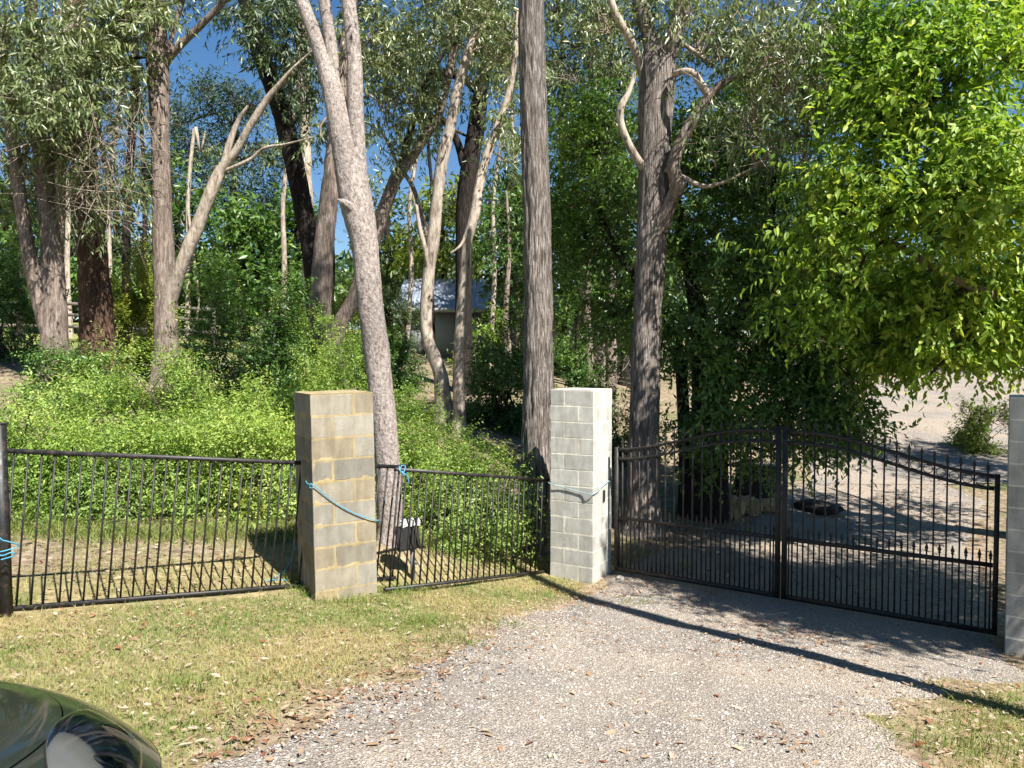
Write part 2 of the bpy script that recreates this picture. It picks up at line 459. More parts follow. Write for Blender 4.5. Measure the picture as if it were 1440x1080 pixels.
def tps_fit(c):
    n = len(c); d = np.linalg.norm(c[:, None, :2]-c[None, :, :2], axis=2)
    K = np.where(d > 0, d*d*np.log(d+1e-9), 0) + np.eye(n)*.05
    P = np.c_[np.ones(n), c[:, :2]]
    A = np.block([[K, P], [P.T, np.zeros((3, 3))]])
    return np.linalg.solve(A, np.r_[c[:, 2], 0, 0, 0])
TW = tps_fit(CTRL)
def H0(x, y):
    x = np.atleast_1d(np.asarray(x, float)); y = np.atleast_1d(np.asarray(y, float))
    n = len(CTRL); out = np.empty(len(x))
    for s in range(0, len(x), 20000):
        xx, yy = x[s:s+20000], y[s:s+20000]
        d2 = (xx[:, None]-CTRL[None, :, 0])**2 + (yy[:, None]-CTRL[None, :, 1])**2
        out[s:s+20000] = (.5*d2*np.log(d2+1e-9)) @ TW[:n] + TW[n] + TW[n+1]*xx + TW[n+2]*yy
    r = np.hypot(x, y); t = np.clip((r-55)/40, 0, 1); t = t*t*(3-2*t)
    return np.clip(out, -3, 7)*(1-t) + 4.0*t
def H(x, y):
    x = np.atleast_1d(np.asarray(x, float)); y = np.atleast_1d(np.asarray(y, float))
    return H0(x, y) + .018*n2(x, y, 1.1, 1) + .006*n2(x, y, 5, 2)
def h1(x, y): return float(H(x, y)[0])
def gp(px, py):
    """where the ray of a photo pixel meets the ground"""
    r = ray(px, py); r = r/r[1]; lo = .5
    d = np.arange(1.0, 140, .05); p = np.array([0, 0, EYE]) + d[:, None]*r
    below = np.nonzero(p[:, 2] < H0(p[:, 0], p[:, 1]))[0]
    i = below[0] if len(below) else len(d)-1
    return p[i]
def inside(x, y, poly):
    x = np.asarray(x); y = np.asarray(y); r = np.zeros(x.shape, bool); k = len(poly)
    for i in range(k):
        x0, y0 = poly[i][:2]; x1, y1 = poly[(i+1) % k][:2]
        c = ((y0 > y) != (y1 > y)) & (x < (x1-x0)*(y-y0)/(y1-y0+1e-12)+x0)
        r ^= c
    return r
def axis(a, b, step, lo, hi, g=1.07):
    m = list(np.arange(a, b+1e-6, step)); s = step; v = m[-1]
    while v < hi: s = min(s*g, 25); v += s; m.append(v)
    s = step; v = m[0]; pre = []
    while v > lo: s = min(s*g, 25); v -= s; pre.append(v)
    return np.array(pre[::-1] + m)
def grid_faces(nx, ny):
    i = np.arange(nx-1)[None, :]; j = np.arange(ny-1)[:, None]
    a = j*nx+i
    return np.stack([a, a+1, a+nx+1, a+nx], -1).reshape(-1, 4)

DRIVE_NEAR = [gp(*p) for p in [(360,1079),(480,990),(590,940),(665,906),(775,860),(842,834)]]
DRIVE_NEAR = [np.array([-1.7, -6, 0]), np.array([-1.3, 2.6, 0])] + DRIVE_NEAR
drive_far = [gp(*p) for p in [(985,765),(1060,722),(1125,694),(1150,640),(1165,602),(1212,566),(1236,535)]]
drive_farR = [np.array([30, 48, 0]), np.array([26, 30, 0]), np.array([14.5, 20, 0])] + [gp(*p) for p in [(1395,690),(1368,745)]]
DRIVE_END = [np.array([4.55, 7.3, 0])] + [gp(*p) for p in [(1439,950),(1370,962),(1312,972),(1268,992),(1285,1079)]] + [np.array([2.9, 2.6, 0]), np.array([4.2, -6, 0])]
DRIVE = DRIVE_NEAR + [np.array([1.25, 9.75, 0])] + drive_far + drive_farR + DRIVE_END
def on_drive(x, y):
    e = .20*n2(x, y, 1.5, 5) + .12*n2(x, y, 6, 6); e2 = .20*n2(x, y, 1.5, 8) + .12*n2(x, y, 6, 9)
    return inside(x + e, y + e2, DRIVE)
# the fence line: lawn in front of it, leafy soil behind
FENCE = [(-12, 1), (-3.87, 5.8), (-1.1, 7.9), (.6, 10), (1.3, 9.9), (4.9, 7.3), (14, 2)]
def behind_fence(x, y): return y > np.interp(x, [p[0] for p in FENCE], [p[1] for p in FENCE])

gx = axis(-7, 7, .13, -500, 500, 1.09); gy = axis(2, 12, .13, -160, 700, 1.09)
X, Y = np.meshgrid(gx, gy); xf, yf = X.ravel(), Y.ravel()
Z = H(xf, yf)
me = mesh_np('ground', np.c_[xf, yf, Z], [grid_faces(len(gx), len(gy))], True)
bf = behind_fence(xf, yf)
dist = yf - np.interp(xf, [p[0] for p in FENCE], [p[1] for p in FENCE])
soil = np.clip((dist - .9 + .5*n2(xf, yf, .8, 3))/.8, 0, 1)
def poly_dist(x, y, poly):
    d = np.full(len(x), 1e9)
    for i in range(len(poly)):
        ax, ay = poly[i][:2]; bx, by = poly[(i+1) % len(poly)][:2]; vx, vy = bx-ax, by-ay
        t = np.clip(((x-ax)*vx + (y-ay)*vy)/(vx*vx+vy*vy+1e-9), 0, 1); d = np.minimum(d, np.hypot(x-ax-t*vx, y-ay-t*vy))
    return d
dirt = np.clip(1 - (poly_dist(xf, yf, DRIVE) + .18*n2(xf, yf, 1.7, 61))/.38, 0, 1)*(yf < 14)
past = np.clip((-xf - 5 + .35*(yf-20))/5, 0, 1)*np.clip((yf-19)/4, 0, 1)
a = me.attributes.new('zone', 'FLOAT_VECTOR', 'POINT')
a.data.foreach_set('vector', np.c_[soil, past, dirt].astype(np.float32).ravel())
ground = link('ground', me, M['ground']); ground['kind'] = 'structure'

dv = MB()
def blur(a, r):
    for ax in (0, 1):
        k = np.cumsum(np.pad(a, [(r+1, r) if i == ax else (0, 0) for i in (0, 1)], mode='edge'), axis=ax)
        a = (np.take(k, range(2*r+1, k.shape[ax]), ax) - np.take(k, range(0, k.shape[ax]-2*r-1), ax))/(2*r+1)
    return a
for (xs, ys, zo) in ((np.arange(-3, 9.001, .07), np.arange(-6, 16.001, .07), .028), (np.arange(2, 34, .2), np.arange(15.9, 50, .25), .045)):
    X, Y = np.meshgrid(xs, ys); xf, yf = X.ravel(), Y.ravel()
    mk = on_drive(xf, yf).astype(float).reshape(X.shape); bl = blur(blur(mk, 1), 1).ravel()
    q = grid_faces(len(xs), len(ys))
    q = q[bl[q].max(1) > .05]
    used = np.unique(q); remap = -np.ones(len(xf), int); remap[used] = np.arange(len(used))
    xu, yu = xf[used], yf[used]
    edge = np.clip((bl[used]-.45)*2.2, -1, 1)
    dv.add(np.c_[xu, yu, H(xu, yu) + zo*edge - zo*.55*np.clip(edge, 0, 1) + .006*n2(xu, yu, 12, 33)*(1-np.clip(edge, 0, 1))], remap[q])
driveway = link('driveway', dv.mesh('driveway', True), M['gravel']); driveway['kind'] = 'structure'


# ------------------------------------------------------------------ block pillars
blk_me = bevel_box('concrete_block', -.1945, .1945, -.0945, .0945, -.0945, .0945, .004, 1)
PINA = [((-.1, -.2), 0), ((.2, -.1), 1), ((.1, .2), 0), ((-.2, .1), 1)]
PINB = [((.1, -.2), 0), ((.2, .1), 1), ((-.1, .2), 0), ((-.2, -.1), 1)]
def pillar(label, cx, cy, rotz, ztop, courses, bmat, mmat, first, core, tilt=0, squeeze=0., smear=.0):
    z0 = ztop - courses*.2
    t = thing('block_pillar', label, 'pillar', (cx, cy, z0), rotz, 'concrete block gate pillars')
    t.rotation_euler = (0, tilt, rotz)
    me = blk_me.copy(); me.materials.clear(); me.materials.append(bmat)
    for k in range(courses):
        for (x, y), r in (PINA if (k+first) % 2 == 0 else PINB):
            o = bpy.data.objects.new('concrete_block', me); COL.objects.link(o); o.parent = t
            o.location = (x + random.gauss(0, .0012), y + random.gauss(0, .0012), k*.2+.1 + random.gauss(0, .001))
            o.rotation_euler = (random.gauss(0, .003), random.gauss(0, .003), r*math.pi/2 + random.gauss(0, .004) + (math.pi if random.random() < .5 else 0))
    # mortar: a core whose faces lie just behind the block faces, squeezed out here and there
    n = 42; nz = courses*14
    mb = MB()
    zz = np.linspace(0, courses*.2+.004, nz); s = np.linspace(-core, core, n)
    for ang in range(4):
        U, W = np.meshgrid(s, zz)
        p = np.c_[U.ravel(), np.full(U.size, -core), W.ravel()]
        q = np.c_[p[:, 0]+ang*3.1+cx*5, p[:, 2], p[:, 1]*0+3]
        k = np.floor(p[:, 2]/.2).astype(int); vx = np.where((k+first) % 2 == 0, .1, -.1)
        dj = np.minimum(np.abs(p[:, 2]/.2-np.round(p[:, 2]/.2))*.2, np.abs(p[:, 0]-vx))
        wid = .007 + smear*np.clip(fbm(q*8)-.15, 0, 1)
        p[:, 1] -= np.where(dj < wid, (.2946-core) + .0016*fbm(q*30) + squeeze, 0)*(np.abs(p[:, 0]) < core*.985)
        c, s_ = math.cos(ang*math.pi/2), math.sin(ang*math.pi/2)
        p = np.c_[p[:, 0]*c - p[:, 1]*s_, p[:, 0]*s_ + p[:, 1]*c, p[:, 2]]
        mb.add(p, grid_faces(n, nz))
    U, W = np.meshgrid(np.linspace(-core, core, 24), np.linspace(-core, core, 24))
    p = np.c_[U.ravel(), W.ravel(), np.full(U.size, courses*.2+.004)]; p[:, 2] += .007*fbm(np.c_[p[:, :2]*14, p[:, 2]])
    e = np.maximum(np.abs(p[:, 0]), np.abs(p[:, 1])) > core*.985
    p[e, 2] = courses*.2+.002
    mb.add(p, grid_faces(24, 24))
    link('mortar', mb.mesh('mortar'), mmat, t)
    return t
pil_a = pillar('weathered block pillar with yellow mortar and blue rope slanting across its face', -1.67, 7.31, math.radians(30), 1.335, 11, M['block_weathered'], M['mortar_yellow'], 0, .2915, math.radians(-1.0), .0012, .035)
pil_b = pillar('pale grey block pillar between the leaning fence and the gate', .89, 9.81, math.radians(-30), 1.265, 13, M['block_pale'], M['mortar_pale'], 1, .2915, 0, -.0008, .004)
pil_c = pillar('shaded grey block pillar at the right edge of the photo', 4.93, 7.06, math.radians(-32), 1.30, 13, M['block_grey'], M['mortar_dark'], 0, .2915, 0, -.001, .0)

# lock box slot on the pale pillar
def on_pillar(p, lx, ly, z):
    mw = Matrix.Translation(p.location) @ p.rotation_euler.to_matrix().to_4x4()
    return np.array(mw @ Vector((lx, ly, z - p.location.z)))
o = link('latch_slot', bevel_box('latch_slot', -.006, .006, -.03, .03, -.075, .075, .004), M['black_plastic'], pil_b, (.303, .03, 2.6-1.35))

# ------------------------------------------------------------------ steel fences
def fence_panel(name, label, TL, TR, BL, BR, nb, rail_w=.036, bar_w=.0135):
    TL, TR, BL, BR = [np.asarray(v, float) for v in (TL, TR, BL, BR)]
    base = (BL+BR)/2
    t = thing(name, label, 'fence', tuple(base))
    def part(nm, a, b, w, th, up):
        me = mesh_np(nm, bar_v(a-base, b-base, w, th, up), [BARF]); return link(nm, me, M['black_paint'], t)
    part('top_rail', TL, TR, rail_w, rail_w, (0, 0, 1))
    part('bottom_rail', BL, BR, rail_w, rail_w*.8, (0, 0, 1))
    along = (TR-TL)/np.linalg.norm(TR-TL)
    for i in range(nb):
        f = (i+.5)/nb
        b = BL + (BR-BL)*f; a_ = TL + (TR-TL)*f
        j = np.array([random.gauss(0, .004), random.gauss(0, .004), 0])
        part('bar', b + (a_-b)*.01 + j, a_ - (a_-b)*.01, bar_w, bar_w, along)
    return t
A_TL = at(10, 634, 5.85); A_TR = at(573, 657, 7.95); A_BL = at(-6, 857, 5.80); A_BR = at(556, 812, 7.90)
fence_panel('steel_fence_panel', 'long black steel bar fence panel running behind the weathered pillar', A_TL, A_TR, A_BL, A_BR, 38)
B_TL = at(556, 660, 7.45); B_TR = at(772, 675, 9.95); B_BL = at(541, 829, 7.22); B_BR = at(768, 803, 9.85)
fence_panel('steel_fence_panel', 'shorter black steel bar panel sagging between the two block pillars', B_TL, B_TR, B_BL, B_BR, 27)
# left end post
pt = thing('fence_post', 'dark steel fence post at the left edge tied with blue rope', 'post', tuple(at(8, 850, 5.72)))
b0 = at(8, 856, 5.72); t0 = at(-2, 597, 5.76)
link('post_tube', mesh_np('post_tube', bar_v(-np.array([0, 0, .25]), t0-b0, .075, .07, (0, 1, 0)), [BARF]), M['black_paint'], pt)
pt.location = tuple(b0)
link('post_cap', bevel_box('post_cap', -.042, .042, -.04, .04, 0, .012, .004), M['black_plastic'], pt, tuple(t0-b0))

# ------------------------------------------------------------------ driveway gate, two leaves
GA = np.array([1.315, 9.74]); GB = np.array([4.74, 7.42]); GL = float(np.linalg.norm(GB-GA)); GD = (GB-GA)/GL
GZ = -1.045
def gate_top(u):          # u measured from the meeting stiles, 0..1 to the hinge
    t = np.clip((np.abs(u)-.12)/.88, 0, 1); t = t*t*(3-2*t)
    return 1.885 - .33*t
ang = math.atan2(GD[1], GD[0])
def ring_mesh(r=.043, w=.007):
    th = np.linspace(0, 2*math.pi, 17)[:-1]
    c = np.c_[np.cos(th)*r, np.zeros(16), np.sin(th)*r]
    v = []; 
    for k in range(16):
        n = c[k]/r
        for a_, b_ in ((-1, -1), (1, -1), (1, 1), (-1, 1)): v.append(c[k] + n*w*.5*a_ + np.array([0, 1, 0])*w*.7*b_)
    q = [[k*4+j, k*4+(j+1) % 4, ((k+1) % 16)*4+(j+1) % 4, ((k+1) % 16)*4+j] for k in range(16) for j in range(4)]
    return mesh_np('ring', np.array(v), [np.array(q)])
def spear(mb, z, r=.014):
    prof = [(.011, 0), (.017, .008), (.011, .016), (.010, .022), (.019, .036), (.011, .062), (.001, .098)]
    n = 6; th = np.linspace(0, 2*math.pi, n, endpoint=False)
    v = np.concatenate([np.c_[np.cos(th)*rr, np.sin(th)*rr*.8, np.full(n, z+h)] for rr, h in prof])
    q = [[k*n+j, k*n+(j+1) % n, (k+1)*n+(j+1) % n, (k+1)*n+j] for k in range(len(prof)-1) for j in range(n)]
    mb.add(v, np.array(q))
ring_me = ring_mesh(); ring_me.materials.append(M['gate_paint'])
def gate_leaf(name, label, origin, ux, side):
    """local x runs from the hinge (0) to the meeting stile (W) ; side=+1 means world direction GD"""
    W = GL/2 - .012
    t = thing(name, label, 'gate', (origin[0], origin[1], GZ), ux, 'driveway gate leaves')
    g = M['gate_paint']
    zt = lambda x: float(gate_top((W-x)/W))
    def bx(nm, x0, x1, y, z0, z1):
        return link(nm, mesh_np(nm, box_v(x0, x1, -y, y, z0, z1), [BOXF]), g, t)
    bx('hinge_stile', 0, .045, .022, 0, zt(0)+.02)
    bx('meeting_stile', W-.05, W, .025, 0, zt(W)+.06)
    bx('bottom_rail', .047, W-.052, .020, .0, .05)
    bx('middle_rail', .047, W-.052, .018, .66, .70)
    for nm, off in (('upper_rail', 0), ('lower_rail', -.125)):
        xs = np.linspace(.047, W-.052, 28); v = []
        for x in xs: 
            z = zt(x)+off
            v += [[x, -.016, z-.016], [x, .016, z-.016], [x, .016, z+.016], [x, -.016, z+.016]]
        q = [[k*4+j, k*4+(j+1) % 4, (k+1)*4+(j+1) % 4, (k+1)*4+j] for k in range(27) for j in range(4)] + [[0, 3, 2, 1], [27*4, 27*4+1, 27*4+2, 27*4+3]]
        link(nm, mesh_np(nm, np.array(v), [np.array(q)]), g, t)
    n = 17; sp = (W-.095)/n
    for i in range(n):
        x = .045 + sp*(i+.5)
        mb = MB(); mb.add(box_v(-.008, .008, -.008, .008, .048, zt(x)+.045), BOXF); spear(mb, zt(x)+.045)
        link('picket', mb.mesh('picket'), g, t, (x, 0, 0))
    dm = MB(); dm.add(box_v(-.007, .007, -.007, .007, .048, .735), BOXF); spear(dm, .735)
    dme = dm.mesh('dog_bar'); dme.materials.append(g)
    for i in range(n+1):
        x = .045 + sp*i
        if i == 0: x += .022
        if i == n: x -= .022
        o = link('dog_bar', dme, None, t, (x, 0, 0))
        o = link('ring', ring_me, None, t, (x, 0, zt(x)-.0625))
        # lean the ring with the rails
    return t
gate_leaf('gate_leaf', 'arched black gate leaf hinged on the pale pillar, before the dark tree', GA, ang, 1)
gate_leaf('gate_leaf', 'arched black gate leaf with spear tips before the sunny gravel drive', GB, ang+math.pi, -1)

# ------------------------------------------------------------------ ropes
def rope(label, pts, r, m, tails=(), n=40):
    pts = [np.asarray(p, float) for p in pts]; base = pts[0]
    o = thing('rope', label, 'rope', tuple(base))
    def strand(nm, q, rr, nn):
        p = smooth_path(np.array(q)-base, nn)
        v, f = tube(p, rr, 7, lambda th, s, V: 1+.16*np.sin(3*(th + s*2*math.pi/.05)))
        link(nm, mesh_np(nm, v, [f], True), m, o)
    strand('strand', pts, r, n)
    for q in tails: strand('loose_end', q, r*.9, 14)
    return o
def P(lx, z, ly=-.31): return on_pillar(pil_a, lx, ly, z)
kz = EYE - (682-505)/F*6.95
k0 = P(-.31, kz+.005)
rope('blue rope tied at the left corner of the weathered pillar and slanting down its face',
     [P(-.33, kz+.02, -.24), P(-.313, kz+.01, -.306), P(-.28, kz, -.316), P(-.1, kz-.17, -.311), P(.1, kz-.30, -.311), P(.3, kz-.385, -.312), P(.325, kz-.39, -.26)], .0048, M['rope_blue'],
     [[P(-.313, kz+.01, -.306), P(-.325, kz+.015, -.27), P(-.33, kz-.01, -.22), P(-.335, kz-.02, -.16)], [P(-.313, kz+.01, -.306), P(-.33, kz+.02, -.25), P(-.33, kz+.035, -.20)],
      [P(-.3, kz+.012, -.312), P(-.318, kz+.028, -.315), P(-.322, kz-.01, -.30), P(-.298, kz-.015, -.318)]])
def Q(lx, ly, z): return on_pillar(pil_b, lx, ly, z)
rz = EYE - (690-505)/F*9.4
rope('faded rope wound once round the pale pillar at mid height', [Q(-.31, -.1, rz+.04), Q(-.312, -.31, rz+.04), Q(-.1, -.312, rz), Q(.15, -.312, rz-.04), Q(.312, -.312, rz-.045), Q(.312, 0, rz+.02), Q(.312, .3, rz+.07)], .006, M['rope_faded'])
pA = at(412, 652, 7.55)
rope('blue rope knotted round the fence rail left of the weathered pillar', [pA+[-.03, -.03, .03], pA+[0, -.04, 0], pA+[.02, 0, -.03], pA+[.0, .04, .03], pA+[-.02, -.03, 0], pA+[.0, -.05, -.08], pA+[.03, -.04, -.16]], .0048, M['rope_blue'])
g1 = gp(374, 821); g2 = gp(392, 815); g3 = gp(412, 800)
rope('blue rope trailing on the grass at the foot of the weathered pillar', [g1+[0, 0, .03], g1+[.06, .02, .035], g2+[0, 0, .05], g2+[.07, .03, .1], g3+[0, 0, .16], g3+[.06, .06, .26]], .0048, M['rope_blue'], [[g1+[.05, 0, .035], g1+[.1, -.04, .05], g1+[.2, .02, .03]]])
pB = (A_TR + B_TL)/2; pB = at(566, 659, 7.4)
rope('blue rope lashing the two black fence panels together', [pB+[-0.031, 0.000, 0.025], pB+[-0.025, -0.025, -0.012], pB+[0.012, -0.025, -0.031], pB+[0.025, 0.019, 0.019], pB+[-0.012, 0.019, 0.025], pB+[-0.019, -0.025, -0.025], pB+[0.037, -0.025, -0.050], pB+[0.056, -0.019, -0.087], pB+[0.062, -0.012, -0.136]], .0048, M['rope_blue'], [[pB+[0.000, -0.025, -0.019], pB+[0.019, -0.031, -0.062], pB+[0.056, -0.031, -0.031]]])
pC = at(8, 770, 5.62)
rope('blue rope wrapped round the steel post at the left edge', [pC+[-.06, 0, .05], pC+[0, -.03, .06], pC+[.05, -.01, .04], pC+[.07, .05, 0], pC+[.0, -.03, -.02], pC+[-.06, -.02, -.03], pC+[.0, -.04, -.05], pC+[.06, -.02, -.03], pC+[.06, .0, -.06], pC+[-.01, -.04, -.08]], .0048, M['rope_blue'], [[pC+[0, -.03, .06], pC+[-.02, -.05, .10], pC+[-.03, -.04, .16]]])

# ------------------------------------------------------------------ box on a post behind the fence
bp = at(581, 812, 8.1); bp[2] = h1(bp[0], bp[1])
bt = thing('control_box', 'small black box with torn white cover on a grey post behind the leaning fence', 'box', tuple(bp))
zc = at(575, 750, 8.1)[2]-bp[2]
link('post', mesh_np('post', bar_v((.0, 0, -.1), (-.01, 0, zc), .055, .055, (0, 1, 0)), [BARF]), M['grey_post'], bt)
o = link('box_body', bevel_box('box_body', -.17, .12, -.09, .09, -.16, .08, .012, 2), M['black_plastic'], bt, (-.05, 0, zc)); o.rotation_euler = (0, math.radians(-8), .2)
for k in range(4): 
    rb = link('rib', bevel_box('rib', -.012, .012, -.10, .10, -.15, .07, .004), M['black_plastic'], bt, (-.18+.075*k, -.004, zc-.005)); rb.rotation_euler = (0, math.radians(-14), .2)
for k, (x, z, w, r) in enumerate(((-.10, .115, .085, -18), (.0, .13, .07, -14), (.085, .135, .04, 6))):
    o = link('cover_piece', bevel_box('cover_piece', -w/2, w/2, -.10, .08, -.04, .02, .006), M['white_plastic'], bt, (x-.02, 0, zc+z)); o.rotation_euler = (0, math.radians(r), .2)

bt.scale = (.85, .85, 1)

# ------------------------------------------------------------------ vegetation: generators
def foliage_arrays(C, rad, m, k, spl, L, W, up=.3, spread=.8, droop=.4, nup=.8, ref=None, r=None):
    """sprays of leaves round cluster centres C; returns positions, directions, normals, lengths, widths, tints"""
    r = r or rng
    n = len(C)
    out = unit(C - ref) if ref is not None else unit(r.normal(size=(n, 3)))
    o = np.repeat(C, m, 0) + r.normal(size=(n*m, 3))*rad*.55
    ax = np.repeat(out, m, 0)*.7 + r.normal(size=(n*m, 3))*spread + np.array([0, 0, up])
    ax = unit(ax); ln = spl*r.uniform(.6, 1.25, n*m)
    tc = np.repeat(r.uniform(-.16, .16, n) + .30*vnoise(C*.9), m)
    o = np.repeat(o, k, 0); axx = np.repeat(ax, k, 0); lnn = np.repeat(ln, k); tcc = np.repeat(tc, k)
    N_ = n*m*k
    f = np.tile((np.arange(k)+.6)/k, n*m)
    pos = o + axx*(lnn*f)[:, None] + np.array([0, 0, -1.0])*(lnn*f*f*.25)[:, None]
    side = unit(np.cross(axx, r.normal(size=(N_, 3))))
    d = unit(axx*.45 + side*.8 + np.array([0, 0, -droop]) + r.normal(size=(N_, 3))*.25)
    nr = np.array([0, 0, 1.0])*nup + np.repeat(out, m*k, 0)*.6 + r.normal(size=(N_, 3))*.6
    LL = L*r.uniform(.5, 1.3, N_); WW = W*r.uniform(.7, 1.2, N_)
    t = np.clip(.45 + tcc + .16*r.normal(size=N_) + .22*(f-.5), 0, 1)
    return pos, d, nr, LL, WW, t
def foliage(name, parent, base, C, mat_, big=False, fold=.18, curl=.12, **kw):
    pos, d, nr, LL, WW, t = foliage_arrays(np.asarray(C), **kw)
    v, f = leaves(pos-base, d, nr, LL, WW, big, fold, curl)
    me = mesh_np(name, v, [f], False, np.repeat(t, 2))
    o = link(name, me, mat_, parent); o['kind'] = 'stuff'
    return o

def lobes_px(lobes, jit=1.0):
    """lobes: (px, py, rx, ry, d, rd, n) -> cluster centres, and the middle of each lobe"""
    out = []; mid = []
    for px, py, rx, ry, d, rd, n in lobes:
        ns = max(2, n//8)
        q = rng.normal(size=(ns, 3)); q = unit(q)*rng.uniform(0, 1, ns)[:, None]**.42
        q = q[rng.integers(0, ns, n)] + rng.normal(size=(n, 3))*np.array([.24*F/d/rx, .24/rd, .20*F/d/ry])*jit*max(1, d/16)**.6
        dd = d + q[:, 1]*rd
        p = np.array([at(px+a*rx, py+b*ry, e) for a, b, e in zip(q[:, 0], q[:, 2], dd)])
        out.append(p); mid.append(at(px, py+ry*.3, d))
    return np.concatenate(out), np.array(mid)

def connect(skel, targets, sag=.12, rough=.08, K=7, prefer_below=.6):
    """curved paths from the nearest wood to each target"""
    skel = np.asarray(skel); paths = []
    for c in targets:
        dz = np.maximum(0, skel[:, 2]-c[2])
        j = np.argmin(np.linalg.norm(skel-c, axis=1) + prefer_below*dz + rng.uniform(0, .25, len(skel)))
        a_ = skel[j]; ln = np.linalg.norm(c-a_)
        m1 = a_ + (c-a_)*.45 + np.array([0, 0, sag*ln]) + rng.normal(size=3)*rough*ln
        m2 = a_ + (c-a_)*.75 + np.array([0, 0, sag*.7*ln]) + rng.normal(size=3)*rough*ln
        paths.append(smooth_path(np.array([a_, m1, m2, c]), K))
    return np.array(paths)

def disp_fib(amp, fr=26, seed=0):
    def f(th, s, V):
        p = V.reshape(-1, 3)
        q = np.c_[p[:, 0]*fr, p[:, 1]*fr, p[:, 2]*2.4 + seed]
        n = 1-np.abs(fbm(q, 2)); lump = vnoise(p*1.7+seed)
        return (1 + amp*(n-.6)*1.6 + .035*lump).reshape(th.shape)
    return f
def disp_wart(amp, seed=0):
    def f(th, s, V):
        p = V.reshape(-1, 3)
        n = vnoise(p*np.array([22, 22, 16])+seed); lump = vnoise(p*2.1+seed)
        return (1 + amp*np.clip(n, -.2, 1) + .05*lump).reshape(th.shape)
    return f
def disp_soft(seed=0):
    def f(th, s, V):
        p = V.reshape(-1, 3)
        return (1 + .07*vnoise(p*3+seed) + .03*vnoise(p*9+seed)).reshape(th.shape)
    return f

def stem(tree, base, pts, mat_, name='trunk', n=14, step=.14, disp=None, ground=True, flare=1.35):
    """pts: (px, py, d, width_px); the tree's own origin is base"""
    P_ = []
    for px, py, d, w in pts:
        q = at(px, py, d); P_.append([*q, max(w, 1.5)/2/F*d])
    P_ = np.array(P_)
    if ground:
        gz = h1(P_[0, 0], P_[0, 1]) - .12
        if P_[0, 2] > gz + .05:
            P_ = np.vstack([[P_[0, 0], P_[0, 1], gz, P_[0, 3]*flare], P_])
        else: P_[0, 2] = gz; P_[0, 3] *= flare
    ln = np.sum(np.linalg.norm(np.diff(P_[:, :3], axis=0), axis=1))
    sp = smooth_path(P_, max(6, int(ln/step)))
    if ground:
        hgt = sp[:, 2]-sp[0, 2]; sp[:, 3] *= 1 + .30*np.exp(-hgt/.22)
    sp[:, 3] = np.maximum(sp[:, 3], .004); e_ = sp[-1].copy(); e_[:3] += unit(sp[-1, :3]-sp[-2, :3])*sp[-1, 3]*1.5; e_[3] = .002; sp = np.vstack([sp, e_])
    v, q = tube(sp[:, :3], sp[:, 3], n, disp or disp_soft(float(pts[0][0])))
    o = link(name, mesh_np(name, v-base, [q], True), mat_, tree)
    return sp[:, :3]

def new_tree(name, label, first, group=None, cat='tree'):
    p = at(first[0], first[1], first[2]); b = np.array([p[0], p[1], h1(p[0], p[1])])
    return thing(name, label, cat, tuple(b), 0, group), b

def crown(tree, base, skel, lobes, leafmat, twigmat, per=(4, 6), rad=.35, spl=.35, L=.13, W=.028, up=-.1, spread=.8, droop=.9, nup=.2,
          limb_r=.03, twig_r=.007, big=False, fold=.12, curl=.1, sag=.12, name='foliage', limb_rough=.10):
    if leafmat in (M['leaf_gum'], M['leaf_gum_dark']) and L < .3: lobes = [(*l[:6], int(l[6]*1.2)) for l in lobes]; per = (per[0], per[1]+1); W *= 1.15
    C, mid = lobes_px(lobes)
    skel = np.asarray(skel)
    lp = connect(skel, mid, .10, limb_rough, 9)
    f = np.linspace(1, .45, 9)
    ln = np.linalg.norm(lp[:, -1]-lp[:, 0], axis=1)
    for j in range(len(lp)):
        v, q = tubes_batch(lp[j:j+1], np.clip(limb_r*np.sqrt(np.maximum(ln[j:j+1], .2)), .006, .09)[:, None]*f[None, :], 6)
        link('bough', mesh_np('bough', v-base, [q], True), twigmat, tree)
    sk2 = np.concatenate([skel, lp[:, 2:].reshape(-1, 3)])
    tp = connect(sk2, C, sag, .10, 6, .3)
    f = np.linspace(1, .35, 6); ln = np.linalg.norm(tp[:, -1]-tp[:, 0], axis=1)
    v, q = tubes_batch(tp, np.clip(twig_r*np.sqrt(np.maximum(ln, .25)/.6), .0025, .03)[:, None]*f[None, :], 3)
    link('twigs', mesh_np('twigs', v-base, [q], True), twigmat, tree)['kind'] = 'stuff'
    ref = C.mean(0) - np.array([0, 0, .6])
    return foliage(name, tree, base, C, leafmat, big, fold, curl, rad=rad, m=per[0], k=per[1], spl=spl, L=L, W=W, up=up, spread=spread, droop=droop, nup=nup, ref=ref), C

def bare_twigs(tree, base, px, py, rx, ry, d, rd, n, ln, r, mat_, down=.3, name='bare_twigs'):
    q = rng.uniform(-1, 1, (n, 3))
    s0 = np.array([at(px+a*rx, py+b*ry, d+c*rd) for a, b, c in q])
    dirs = unit(rng.normal(size=(n, 3)) + np.array([0, 0, -down]))
    L = ln*rng.uniform(.4, 1.2, n)[:, None]
    c1 = s0 + dirs*L*.5 + rng.normal(size=(n, 3))*L*.16; c2 = s0 + dirs*L + rng.normal(size=(n, 3))*L*.25
    t = np.linspace(0, 1, 6)[None, :, None]
    p = (1-t)**2*s0[:, None] + 2*t*(1-t)*c1[:, None] + t*t*c2[:, None]
    v, f = tubes_batch(p, (r*rng.uniform(.5, 1.2, n))[:, None]*np.linspace(1, .4, 6)[None], 3)
    o = link(name, mesh_np(name, v-base, [f], True), mat_, tree); o['kind'] = 'stuff'

